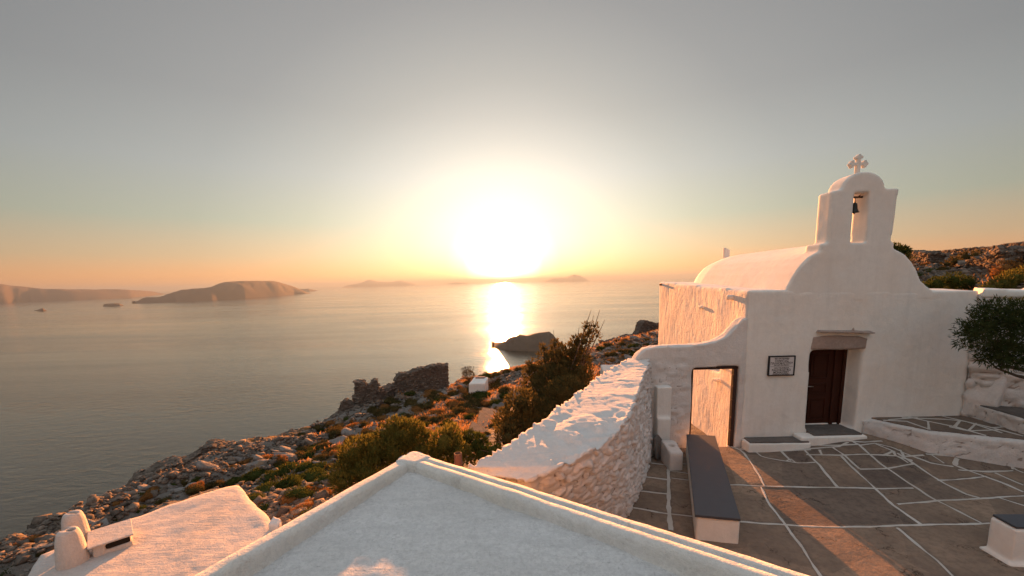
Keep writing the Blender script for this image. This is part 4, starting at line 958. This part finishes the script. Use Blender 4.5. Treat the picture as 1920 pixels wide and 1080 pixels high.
ruin_px('broken stone retaining wall halfway up the right slope', [(1780,500),(1820,490),(1870,478),(1925,478)], 25, 18, .9, 2.2, 19, jag=.4, name='dry_stone_wall', cat='stone wall', stone=.45, amp=.16)
ruin_px('collapsed stone heap on the hill edge behind the two chimneys', [(95,990),(130,974),(170,963),(205,953),(236,940)], 18, 21, 1.2, 1.6, 21, jag=.25, name='stone_heap', cat='stone heap', stone=.36)
ruin_px('rounded heap of dark stones with a steep left end at the sea edge', [(236,935),(243,908),(258,890),(275,880),(300,873),(335,868)], 22, 24, 1.6, 2.4, 22, jag=.22, name='stone_heap', cat='stone heap', stone=.38)
ruin_px('broad heap of dark stones peaking behind the far edge of the lower roof', [(325,868),(355,858),(385,838),(400,832),(425,840),(445,838),(466,838),(482,850)], 26, 28, 1.6, 2.4, 23, jag=.22, name='stone_heap', cat='stone heap', stone=.38)
ruin_px('long sloping bank of loose stones leading up to the ruined pillars', [(480,848),(515,828),(545,815),(580,806),(610,797),(640,778),(665,765)], 31, 36, 1.6, 2.6, 24, jag=.25, name='stone_heap', cat='stone heap', stone=.42)
ruin_px('bank of stones between the split pillar and the long ruined wall', [(665,740),(690,732),(715,726),(742,718)], 37, 39.5, 1.3, 2.0, 25, jag=.2, name='stone_heap', cat='stone heap', stone=.40)
def white_shrine():
    t = thing('white_shrine', 'small whitewashed cube like shrine on the slope below the glitter path', 'shrine', (-3.1, 36, -6))
    m = MB(); a = atY(878, 730, 34); b = atY(912, 711, 34); zb = a[2]-.4
    m.prism([(a[0]+.05, 34), (b[0]-.1, 33.8), (b[0]+.1, 35.0), (a[0]+.4, 35.2)], zb, [b[2]-.38, b[2]-.30, b[2]-.02, b[2]-.06])
    obj('wall', plaster_mesh(m, .07, .04, .02, 3), M_wall, t)
    s = MB(); s.prism([(a[0]+.55, 34.85), (b[0]-.25, 34.7), (b[0]-.1, 35.0), (a[0]+.6, 35.1)], b[2]-.3, b[2]+.03); obj('roof_edge', plaster_mesh(s, .05, .02, .01, 1), M_lintel, t)
white_shrine()
def white_stub():
    q = atY(1140, 700, 15.5); b = MB(); b.prism([(q[0]-.22, 15.2), (q[0]+.42, 15.2), (q[0]+.55, 16.2), (q[0]-.15, 16.2)], -3, [q[2]+.10, q[2]+.10, q[2]+.22, q[2]+.22])
    o = obj('stone_pier', plaster_mesh(b, .05, .05, .02, 2), M_stonewhite); tag(o, 'stubby white topped stone pier behind the thick white wall', 'pier')
white_stub()
def stone_path():
    cols = []; m = MB(); g = MB()
    stp = [((888,812),(940,812),(935,790),(900,790)), ((893,795),(946,795),(945,775),(905,778)), ((872,824),(925,832),(935,812),(885,806)), ((917,775),(955,772),(950,755),(925,762))]
    for i, qd in enumerate(stp):
        P = [px_ground(x, y, 16, 40) for x, y in qd]
        if any(p is None for p in P): continue
        z = np.mean([p[2] for p in P])+.06
        m.prism([tuple(p[:2]) for p in P], z-.9, z)
        c = np.mean([p[:2] for p in P], axis=0)
        ins = [tuple(c+(np.array(p[:2])-c)*.9) for p in P]; g.prism(ins, z-.1, z+.02)
    t = thing('stone_steps', 'paved footpath steps with white edges left of the windswept bush', 'steps', (-1, 22, -4))
    m.build('grouted_edge', M_ruin, t, bevel=.03); g.build('tread', M_slab, t, bevel=.01)
stone_path()

# ------------------------------------------------------------------ vegetation
rng = np.random.default_rng(7)
def leaves(centers, normals, size, el=2.2, spread=.6, seed=0):
    r = np.random.default_rng(seed); n = len(centers)
    d = normals+spread*r.normal(size=(n, 3)); d /= np.linalg.norm(d, axis=1, keepdims=True)+1e-9
    a = np.cross(d, r.normal(size=(n, 3))); a /= np.linalg.norm(a, axis=1, keepdims=True)+1e-9
    s = size*r.uniform(.6, 1.35, n)[:, None]
    tip = centers+d*s*el; mid = centers+d*s*el*.45
    V = np.stack([centers, mid+a*s*.42, tip, mid-a*s*.42], 1).reshape(-1, 3)
    F = np.arange(n*4).reshape(n, 4); return V, F
def clump_cloud(clumps, dens, size, seed=0, el=2.2, spread=.6, up=.3, jitter=.22, inner=.35, freq=2.0, gaps=.1):
    """clumps: (x,y,z,rx,ry,rz). Leaves lie in an uneven shell with gaps."""
    r = np.random.default_rng(seed); Cn = []; Nn = []
    for (x, y, z, rx, ry, rz) in clumps:
        area = (rx*ry+ry*rz+rx*rz)*4; n = max(20, int(dens*area))
        u = r.normal(size=(n, 3)); u /= np.linalg.norm(u, axis=1, keepdims=True)
        P0 = np.array([x, y, z])+u*[rx, ry, rz]
        k = 1+jitter*fbm(P0, freq, 3, seed+3)*1.6; depth = 1-inner*r.random(n)**2
        P = np.array([x, y, z])+u*[rx, ry, rz]*(k*depth)[:, None]
        keep = (vnoise(P0, freq*1.7, seed+5) > -1+gaps*2) | (r.random(n) < .25)
        nn = u+np.array([0, 0, up]); Cn.append(P[keep]); Nn.append(nn[keep])
    return leaves(np.concatenate(Cn), np.concatenate(Nn), size, el, spread, seed)
def core(clumps, f=.78, seed=0):
    m = MB(); bm = bmesh.new(); bmesh.ops.create_icosphere(bm, subdivisions=2, radius=1); V0 = np.array([v.co[:] for v in bm.verts]); F0 = [[v.index for v in fc.verts] for fc in bm.faces]; bm.free()
    for (x, y, z, rx, ry, rz) in clumps:
        V = V0*[rx*f, ry*f, rz*f]+[x, y, z]; V = V+.15*min(rx, rz)*np.stack([vnoise(V, 2, 1), vnoise(V, 2, 2), vnoise(V, 2, 3)], 1); m.add(V, F0)
    return m
def join_leaf(name, V, F, mb):
    n = len(V); me = bpy.data.meshes.new(name)
    v2 = np.array(mb.v) if mb and len(mb.v) else np.zeros((0, 3)); 
    allV = np.vstack([V, v2]); fl = F.tolist()+[[i+n for i in f] for f in (mb.f if mb else [])]
    me.from_pydata(allV.tolist(), [], fl); me.update(); return me
def px_clump(L_, ky=.8, kz=1.0):
    out = []
    for (px, py, Y, rp) in L_:
        q = atY(px, py, Y); r = rp/FPX*Y*.93; out.append((q[0], q[1], q[2], r, r*ky*1.1, r*kz))
    return out
def bush(name, label, cat, L_, mat, size, dens, seed, trunk=None, kw={}, group=None, wood=None, cf=.72):
    cl = px_clump(L_); b = np.mean([c[:3] for c in cl], axis=0); lo = min(c[2]-c[5] for c in cl)
    base = (b[0], b[1], min(lo, gz(b[0], b[1])))
    t = thing(name, label, cat, base, group)
    V, F = clump_cloud(cl, dens, size, seed, **kw); me = join_leaf('foliage', V, F, core(cl, cf, seed)); obj('foliage', me, mat, t)
    w_ = MB(); r = random.Random(seed); g0 = Vector(base); 
    g0.z = gz(b[0], b[1])-.15
    for c in cl:
        e = Vector(c[:3]); mid = g0.lerp(e, .5)+Vector((r.uniform(-.15, .15), r.uniform(-.15, .15), r.uniform(-.2, .1)))
        w_.tube([g0+Vector((r.uniform(-.1, .1), r.uniform(-.1, .1), 0)), mid, e, e+(e-mid)*.35], [.07, .045, .022, .008], 6)
    w_.build('stem', M_bark, t, True)
    return t
# windswept juniper, made of leaning spires
JU = [(960,798,15,36),(978,757,15.5,32),(952,826,14,26),(985,800,15,44),(1012,790,15.5,42),(1030,825,15,42),(1060,745,16.5,42),(1015,760,18.5,46),(1060,770,18,50),(1010,715,20,34),(1045,720,19,40),(1085,735,18.5,36),(1035,690,20,26),(1060,685,20,30),(1085,700,19.5,28),
      (1022,668,20.5,13),(1047,660,20.5,16),(1072,660,20,20),(1090,672,20,18),(1095,640,20,15),(1082,640,20.3,13),(1105,622,20,10),(1098,612,20,7),(1115,612,20,6),(1120,630,20,6),(1040,645,20.5,8),(1018,652,20.6,7),(1000,690,20.2,16),(960,800,17.5,24)]
bush('windswept_bush', 'tall dark windswept bush with spiky leaning tips behind the white wall', 'bush', JU, M_juni, .065, 210, 5, kw=dict(el=2.6, up=.7, jitter=.30, gaps=.13, freq=1.5), cf=.55)
bush('green_bush', 'bright green bush at the foot of the tall windswept bush', 'bush', [(1000,850,13.5,30),(1040,830,14,30),(960,870,12.5,26),(1080,795,15.5,26),(925,850,12.5,22),(1110,750,18,18),(1092,775,17,18)], M_green, .05, 260, 8, kw=dict(el=1.7, gaps=.1, jitter=.3))
for i, (lab, LL) in enumerate([
    ('leftmost rounded olive green shrub beyond the roof parapet', [(665,860,12.5,38),(705,855,12.5,34),(645,890,12,26),(690,890,12,36),(690,832,13,18),(640,905,11.5,20)]),
    ('tallest olive green shrub above the roof parapet corner', [(755,825,13,38),(735,850,12.5,32),(775,810,13.3,22),(745,800,13.5,22),(785,845,12.8,24),(720,815,13.2,16)]),
    ('spreading olive green shrub right of the roof parapet corner', [(835,835,12.5,34),(860,850,12.2,26),(815,850,12.4,24),(845,815,13,18),(800,818,13.2,12)]),
    ('small green shrub between the olive shrubs and the white wall', [(895,835,13,26),(905,855,12.5,22),(880,822,13.4,16)])]):
    bush('olive_shrub', lab, 'shrub', LL, M_olive if i < 3 else M_green, .042, 520, 20+i, kw=dict(el=3.0, up=1.0, spread=.45, jitter=.30, gaps=.08, freq=2.6), group='olive green shrubs beyond the roof', cf=.6)
bush('evergreen_tree', 'dark evergreen treetop poking up right beside the bell tower base', 'tree', [(1683,478,23,14),(1694,470,23,11),(1678,466,23,8),(1690,488,23,13)], M_green, .07, 200, 33, kw=dict(el=2.4, up=.9, jitter=.4))
bush('green_bush', 'wide dark green bush behind the chapel roof on the right slope', 'bush', [(1755,535,17,16),(1785,528,17,17),(1810,532,17,16),(1735,540,17,12),(1826,540,17,10)], M_green, .05, 330, 35)
bush('orange_bush', 'rounded rusty orange bush at the right edge of the hillside', 'bush', [(1885,505,18,16),(1910,500,18,14),(1930,496,18,14),(1872,513,18,9)], M_rusty, .05, 330, 37)
bush('yellow_bush', 'spiky yellow green bush above the retaining wall', 'bush', [(1880,535,15.5,18),(1900,525,15.8,18),(1925,520,16,20),(1860,543,15.3,12),(1845,546,15,8)], M_olive, .045, 420, 38, kw=dict(el=2.8, up=1.0, spread=.5, jitter=.35))
bush('dark_shrub', 'dark low shrub lying across the rocks on the right slope', 'shrub', [(1790,490,23,9),(1810,483,23.5,10),(1828,478,24,8),(1775,496,22.5,7)], M_cush, .06, 260, 39)

# bare shrub against the sea, and dead twigs
def bare(name, label, px, py, Y, hp, n, seed, tuft=False, spread=.6, cat='shrub'):
    q = px_ground(px, py, Y-8, Y+10); q = q if q is not None else atY(px, py, Y); h = hp/FPX*q[1]; r = random.Random(seed)
    t = thing(name, label, cat, tuple(q)); w_ = MB()
    def br(p, d, l, rad, dep):
        e = p+d*l; w_.tube([p, p.lerp(e, .5)+Vector((r.uniform(-.04, .04), 0, r.uniform(-.02, .04)))*l, e], [rad, rad*.8, rad*.55], 5)
        if dep:
            for _ in range(3): br(e, (d+Vector((r.uniform(-.6, .6), r.uniform(-.6, .6), r.uniform(-.1, .5)))).normalized(), l*.62, rad*.55, dep-1)
    for _ in range(n): br(Vector(q)-Vector((0, 0, .1)), Vector((r.uniform(-spread, spread), r.uniform(-.4, .4), 1)).normalized(), h*.36, .024*h/2, 3)
    w_.build('branch', M_bark, t)
    if tuft:
        V, F = clump_cloud([(q[0]-.1, q[1], q[2]+h*.32, h*.26, h*.25, h*.22)], 260, .06, seed); obj('foliage', join_leaf('f', V, F, None), M_cush, t)
bare('bare_shrub', 'leafless round shrub standing against the sea glare above the white shrine', 881, 716, 38, 42, 11, 3, True, .75)
bare('dead_twigs', 'dead twigs sticking up on the hill edge nearer the ruins', 592, 806, 33, 28, 2, 5, False, .9, 'twigs')
bare('dead_twigs', 'sparse dead twigs on the hill edge farther down left', 556, 822, 32, 22, 2, 9, False, 1.2, 'twigs')

# olive tree in the corner right of the chapel
def olive_tree():
    t = thing('olive_tree', 'dark leafy olive tree in the corner right of the chapel', 'tree', (12.3, 9.2, 1.0))
    w_ = MB()
    P = lambda x, y, Y: Vector(atY(x, y, Y))
    w_.tube([P(1945, 775, 9.0), P(1948, 740, 8.95), P(1940, 712, 8.9), P(1950, 688, 8.8), P(1985, 655, 8.8)], [.10, .08, .075, .07, .06], 8)
    w_.tube([P(1940, 712, 8.9), P(1905, 704, 8.8), P(1868, 690, 8.7), P(1850, 672, 8.6)], [.05, .03, .02, .008], 7)
    w_.tube([P(1925, 695, 8.9), P(1905, 690, 8.7), P(1882, 686, 8.6), P(1868, 668, 8.5), P(1850, 640, 8.5)], [.05, .04, .035, .025, .01], 7)
    w_.tube([P(1985, 655, 8.8), P(1950, 630, 8.6), P(1900, 610, 8.5), P(1850, 600, 8.5)], [.06, .04, .03, .01], 7)
    w_.tube([P(1950, 684, 8.8), P(1925, 660, 8.7), P(1890, 645, 8.5), P(1820, 628, 8.5)], [.05, .035, .025, .008], 7)
    w_.build('trunk', M_bark, t, True)
    cl = px_clump([(1860,612,8.5,40),(1900,600,8.5,40),(1830,625,8.5,30),(1870,668,8.4,22),(1895,672,8.4,22),(1870,650,8.5,28),(1905,650,8.5,34),(1850,590,8.6,20),(1880,580,8.5,22),(1915,585,8.5,22),(1945,620,8.5,40),(1950,580,8.5,26),(1815,612,8.6,14),(1848,668,8.5,13),(1920,680,8.5,14),(1842,574,8.6,9)])
    V, F = clump_cloud(cl, 760, .023, 51, el=4.4, up=.1, spread=.85, jitter=.48, inner=.8, freq=3.2, gaps=.26)
    # sprigs that break the outline
    s = MB(); r = random.Random(4); SV = []; SF = []
    for (x, y) in [(1800,628),(1806,636),(1797,600),(1812,580),(1838,568),(1846,562),(1858,562),(1876,562),(1826,660),(1840,684),(1872,680),(1805,648),(1895,560),(1902,684),(1818,570),(1790,626)]:
        a = P(x, y, 8.5); b = Vector(atY(1865, 622, 8.5)); d = (a-b).normalized(); s.tube([a-d*.28, a-d*.1, a], [.006, .004, .002], 4)
        c = np.array([a-d*(.3*r.random()) for _ in range(26)]); V1, F1 = leaves(c, np.tile(np.array(d), (26, 1)), .02, 3.6, .7, int(x)); SF += (F1+len(SV)).tolist(); SV += V1.tolist()
    SV = np.array(SV); mb2 = core(cl, .30); nS = len(mb2.v); mb2.add(s.v, s.f); V2 = np.vstack([V, SV]); F2 = np.vstack([F, np.array(SF)+len(V)]); obj('foliage', join_leaf('f', V2, F2, mb2), M_tree, t)
olive_tree()

# cushion shrubs over the hillside: one of each kind, then copies
def cushion_mesh(seed, size, dens, el=1.6):
    r = random.Random(seed); cl = [(0, 0, .12, .5, .5, .34)]+[(r.uniform(-.4, .4), r.uniform(-.4, .4), .1+r.uniform(-.04, .06), r.uniform(.22, .34), r.uniform(.22, .34), r.uniform(.2, .3)) for _ in range(4)]
    V, F = clump_cloud(cl, dens, size, seed, el=el, up=.6, jitter=.25, freq=3, gaps=.06); return join_leaf('cushion', V, F, core(cl, .85, seed))
PROT = []
for (nm, mat, lab, cat, grp) in [
    ('cushion_shrub', M_cush, 'low dark brown cushion shrub on the rocky hillside', 'shrub', 'dark cushion shrubs on the hillside'),
    ('green_cushion_shrub', M_green, 'low green cushion shrub among the hillside rocks', 'shrub', 'green cushion shrubs on the hillside'),
    ('rusty_cushion_shrub', M_rusty, 'low rusty orange cushion shrub on the dry hillside', 'shrub', 'rusty cushion shrubs on the hillside')]:
    ms = []
    for k in range(3):
        me = cushion_mesh(60+k+len(PROT)*5, .05, 330); me.materials.append(mat); ms.append(me)
    PROT.append((nm, ms, lab, cat, grp))
def inside_view(p):
    v = np.asarray(p)-[0, 0, H]; z = v@_f
    if z <= 0: return None
    return CX+FPX*(v@_r)/z, CY-FPX*(v@_u)/z
def put_cushion(kind, px, py, s, Y0=9, Y1=60):
    q = px_ground(px, py, Y0, Y1)
    if q is None: return
    nm, ms, lab, cat, grp = PROT[kind]; r = random.Random(int(px*7+py))
    o = bpy.data.objects.new(nm, ms[r.randrange(3)]); COL.objects.link(o); o.location = q; o.rotation_euler = (r.uniform(-.1, .1), r.uniform(-.1, .1), r.uniform(0, 6.3))
    w_ = s/FPX*q[1]; o.scale = (w_*r.uniform(.9, 1.3), w_*r.uniform(.8, 1.1), w_*r.uniform(.75, 1.0)); tag(o, lab, cat, grp)
rc = random.Random(11)
# (kind, px, py, width in pixels) seen in the photo
for a in [(0,590,740,0),(0,675,748,22),(0,700,772,26),(0,655,768,20),(0,762,735,30),(0,790,730,26),(0,740,770,22),(0,835,722,22),(0,730,755,24),(0,720,745,20),(0,770,760,24),(0,800,765,28),(0,822,750,30),(0,850,742,24),(0,905,735,34),(0,935,728,26),(0,885,748,30),(0,945,735,24),
          (0,862,775,30),(0,840,785,26),(0,815,790,24),(0,795,790,26),(0,875,765,26),(0,770,785,22),(0,750,790,20),(0,900,760,26),(0,712,800,22),(0,690,815,26),(0,660,830,22),(0,740,812,24),(0,620,850,30),(0,640,845,24),
          (1,545,885,42),(1,575,880,34),(1,515,900,44),(1,500,925,46),(1,540,915,50),(1,585,900,46),(1,560,930,40),(1,480,895,36),(1,460,905,32),(1,525,880,28),(1,610,905,40),(1,600,880,30),(1,478,940,36),(1,500,960,34),(1,440,905,24),(1,880,785,24),(1,905,745,26),(1,930,760,26),(1,950,745,22),(1,840,800,26),(1,770,740,18),
          (0,570,860,30),(0,600,862,26),(0,545,870,24),(0,630,880,30),(0,560,845,22),(2,590,925,34),(2,550,940,28),(2,610,930,30),(2,640,920,26),(2,215,948,22),(2,170,975,20),(2,130,990,18),(2,60,1015,26),(2,20,1030,24),
          (2,720,765,20),(2,850,760,22),(2,870,735,20),(2,800,745,18),(2,780,770,20),(2,700,790,18),(2,640,800,18),(2,820,775,22),(2,900,775,20),(2,650,860,22),(1,20,1060,34),(1,60,1045,30),(1,30,1075,40),
          (0,1140,650,18),(0,1165,648,16),(0,1180,662,18),(0,1150,668,20),(1,1190,652,20),(1,1195,668,22),(2,1170,640,14),(0,1210,640,14),(0,1215,658,18),(1,905,722,16),(0,950,700,18),(0,975,695,16),(2,1000,690,16),
          (1,1720,520,22),(1,1745,512,18),(0,1770,510,22),(2,1735,498,14),(0,1840,500,22),(0,1860,492,18),(2,1800,500,14),(0,1905,490,18),(1,1700,505,16),(2,1720,538,18),(0,1790,470,14),(1,1763,474,12)]:
    if a[3]: put_cushion(*a)
for k in range(130):
    x = rc.uniform(560, 940); y = rc.uniform(705+max(0, (900-x)*.32), 900-max(0, (x-640)*.30)); put_cushion(rc.choice([0, 0, 2, 1]), x, y, rc.uniform(12, 26))
for k in range(26): put_cushion(rc.choice([0, 2, 2, 1]), rc.uniform(470, 650), rc.uniform(915, 1000), rc.uniform(16, 34))
for k in range(22): put_cushion(rc.choice([0, 0, 2, 1]), rc.uniform(1120, 1235), rc.uniform(625, 680), rc.uniform(9, 16))

# rocks: a few shapes, individual boulders, and rubble as one mass
RKB = []
for k in range(5):
    V, F = rock_verts(200+k, 3, 11); V = V+.05*np.stack([fbm(V, 2.5, 3, k), fbm(V, 2.5, 3, k+5), fbm(V, 2.5, 3, k+9)], 1)
    me = mesh_from('boulder', V, F, False); me.materials.append(M_rock); RKB.append(me)
def put_boulder(px, py, s, rnd, Y0=9, Y1=60):
    q = px_ground(px, py, Y0, Y1)
    if q is None: return
    o = bpy.data.objects.new('boulder', RKB[rnd.randrange(5)]); COL.objects.link(o); k = s/FPX*q[1]/2
    o.location = Vector(q)+Vector((0, 0, .1*k)); o.rotation_euler = (rnd.uniform(-.5, .5), rnd.uniform(-.2, .7), rnd.uniform(-.6, .6)); o.scale = (k*rnd.uniform(1, 1.5), k, k*rnd.uniform(.7, 1.1))
    tag(o, 'weathered grey boulder lying on the rocky hillside', 'boulder', 'boulders on the hillside')
rb = random.Random(5)
for (x, y, s) in [(600,870,22),(632,866,20),(615,875,24),(585,890,18),(680,838,20),(640,885,24),(560,905,22),(480,915,26),(500,905,20),(470,945,22),(460,985,24),(650,812,18),(690,818,14),(705,795,16),(730,785,14),(765,762,16),(800,760,14),(790,810,20),(770,820,22),(830,805,20),(845,815,18),
                  (812,782,16),(745,770,18),(755,805,18),(795,742,16),(870,725,16),(855,712,18),(838,716,14),(925,700,16),(945,695,18),(1120,665,20),(1140,655,16),(1160,665,22),(1200,640,24),(1220,650,20),(1185,675,24),(1225,628,22),(1150,685,20),(1130,680,16),
                  (40,1040,34),(75,1020,26),(110,1005,24),(95,1075,52),(20,1055,26),(60,1070,30),(150,985,20),(1730,505,20),(1755,500,22),(1790,512,24),(1800,497,20),(1825,505,26),(1840,512,22),(1720,488,16),(1890,472,24),(1860,470,22),(1905,478,18),(1770,520,18),(1745,525,16),(1850,522,18),(500,948,20),(620,940,22),(540,955,20)]:
    put_boulder(x, y, s, rb)
for k in range(80):
    x = rb.uniform(450, 960); y = rb.uniform(712+max(0, (900-x)*.30), 930-max(0, (x-560)*.33)); put_boulder(x, y, rb.uniform(6, 15), rb)
for k in range(34):
    x = rb.uniform(60, 700); put_boulder(x, float(np.interp(x, [0,130,250,400,550,700], [1045,992,935,885,850,790]))+rb.uniform(-8, 22), rb.uniform(22, 46), rb)
for k in range(60):
    x = rb.uniform(60, 720); put_cushion(rb.choice([0, 0, 0, 1, 2]), x, float(np.interp(x, [0,130,250,400,550,720], [1045,992,935,885,845,775]))+rb.uniform(-4, 34), rb.uniform(12, 30))
for k in range(40): put_boulder(rb.uniform(1700, 1920), rb.uniform(478, 535), rb.uniform(8, 20), rb, 14)
for k in range(60): put_boulder(rb.uniform(1110, 1236), rb.uniform(615, 690), rb.uniform(7, 20), rb)

def scree():
    r = np.random.default_rng(3); Vs = []; Fs = []; off = 0; tones = []
    def add(q, s):
        nonlocal off
        V, F = RK[r.integers(12)]; a = r.uniform(0, 6.28); c, sn = math.cos(a), math.sin(a); R = np.array([[c, -sn, 0], [sn, c, 0], [0, 0, 1]])
        b = r.uniform(-.5, .5); R2 = np.array([[1, 0, 0], [0, math.cos(b), -math.sin(b)], [0, math.sin(b), math.cos(b)]])
        V = (V*s)@R2@R+q; Vs.append(V); Fs.append(F+off); off += len(V); tones.append(np.full(len(V), r.random()))
    # the rubble band along the hill edge
    band = [(0,1035,18),(80,1005,22),(130,985,24),(200,958,24),(250,925,32),(290,900,34),(340,878,36),(400,868,40),(450,870,34),(500,855,28),(550,838,26),(600,818,26),(650,790,28),(700,765,24),(740,745,18),(800,725,14),(860,712,12),(920,705,12),(980,700,14),(1040,675,14),(1100,665,24),(1130,655,30),(1180,650,38),(1230,645,42)]
    bx = [b[0] for b in band]; by = [b[1] for b in band]; bw = [b[2] for b in band]
    pts = []
    for _ in range(7500):
        x = r.uniform(0, 1238); y = np.interp(x, bx, by)+r.normal()*np.interp(x, bx, bw)*.75+4
        pts.append((x, y, 1))
    for _ in range(1700): pts.append((r.uniform(1690, 1920), r.uniform(475, 540), 1))
    for _ in range(900): pts.append((r.uniform(420, 960), r.uniform(720, 960), .8))
    for _ in range(1300): pts.append((r.uniform(430, 680), r.uniform(880, 1010), .8))
    pts = np.array(pts); D = _f[None]+((pts[:, 0]-CX)/FPX)[:, None]*_r-((pts[:, 1]-CY)/FPX)[:, None]*_u
    Ys = np.arange(9, 66, .5); best = np.full(len(pts), -1.)
    ctl_grid_x = np.arange(-45, 62, .5); ctl_grid_y = np.arange(8, 68, .5); GX, GY = np.meshgrid(ctl_grid_x, ctl_grid_y, indexing='ij'); GZ, _ = terr(GX, GY)
    for Y in Ys:
        X = D[:, 0]*Y/D[:, 1]; Z = H+D[:, 2]*Y/D[:, 1]
        ix = np.clip(np.round((X+45)/.5).astype(int), 0, len(ctl_grid_x)-1); iy = int(np.clip(round((Y-8)/.5), 0, len(ctl_grid_y)-1))
        hit = (best < 0) & (Z <= GZ[ix, iy]); best[hit] = Y
    ok = best > 0; P = D[ok]*(best[ok]/D[ok][:, 1])[:, None]; P[:, 2] += H
    P[:, 0] += r.normal(size=len(P))*.3; P[:, 1] += r.normal(size=len(P))*.6
    zz, _ = terr(P[:, 0], P[:, 1]); bad = ((P[:, 0] > 1.0) & (P[:, 0] < 13) & (P[:, 1] < 18)); P[:, 2] = zz; P = P[~bad]
    for q in P: add(q+[0, 0, .02], .045+.10*r.random()**2+.22*r.random()**9+.0015*q[1])
    me = mesh_from('rubble', np.concatenate(Vs), np.concatenate(Fs), False, {'tone': np.concatenate(tones)})
    o = obj('rubble', me, M_ruin); tag(o, 'loose stone rubble spread along the edge of the hillside', 'rubble', kind='stuff')
scree()

def dry_grass():
    r = np.random.default_rng(9); n = 42000
    X = r.uniform(-26, 22, n); Y = r.uniform(9, 56, n); nz = fbm(np.c_[X, Y, X*0], .35, 3, 91); k = nz > -.05
    k &= ~((X > -1.5) & (X < 13) & (Y < 18)); k &= ~((Y < 12) & (X > -11)); k &= ~(X < -9-.22*(Y-9)); k &= ~((X > 7) & (r.random(n) < .65)); X, Y = X[k], Y[k]; Z, _ = terr(X, Y)
    C_ = np.repeat(np.c_[X, Y, Z], 3, axis=0)+r.normal(size=(len(X)*3, 3))*[.10, .10, .0]; N_ = np.tile(np.array([[0, 0, 1.]]), (len(C_), 1))
    V, F = leaves(C_, N_, .055, 4.0, .45, 3)
    o = obj('dry_grass', mesh_from('g', V, F, False), M_grass); tag(o, 'dry orange grass tufts covering the hillside', 'grass', kind='stuff')
dry_grass()

# ------------------------------------------------------------------ haze
hz = MB(); hz.box((-66000, -66000, -206), (66000, 66000, 330))
hm = bpy.data.materials.new('haze'); hm.use_nodes = True; hn = NT(hm.node_tree); hn.n.clear(); ho = hn.new('ShaderNodeOutputMaterial'); pv = hn.new('ShaderNodeVolumePrincipled')
pv.inputs['Color'].default_value = (.175, .265, .42, 1); pv.inputs['Density'].default_value = 4.2e-5; pv.inputs['Anisotropy'].default_value = .35; hn.l.new(pv.outputs[0], ho.inputs['Volume'])
hm.cycles.homogeneous_volume = True if hasattr(hm.cycles, 'homogeneous_volume') else None
o = hz.build('haze', hm); tag(o, 'warm evening haze over the sea', 'haze', kind='stuff')
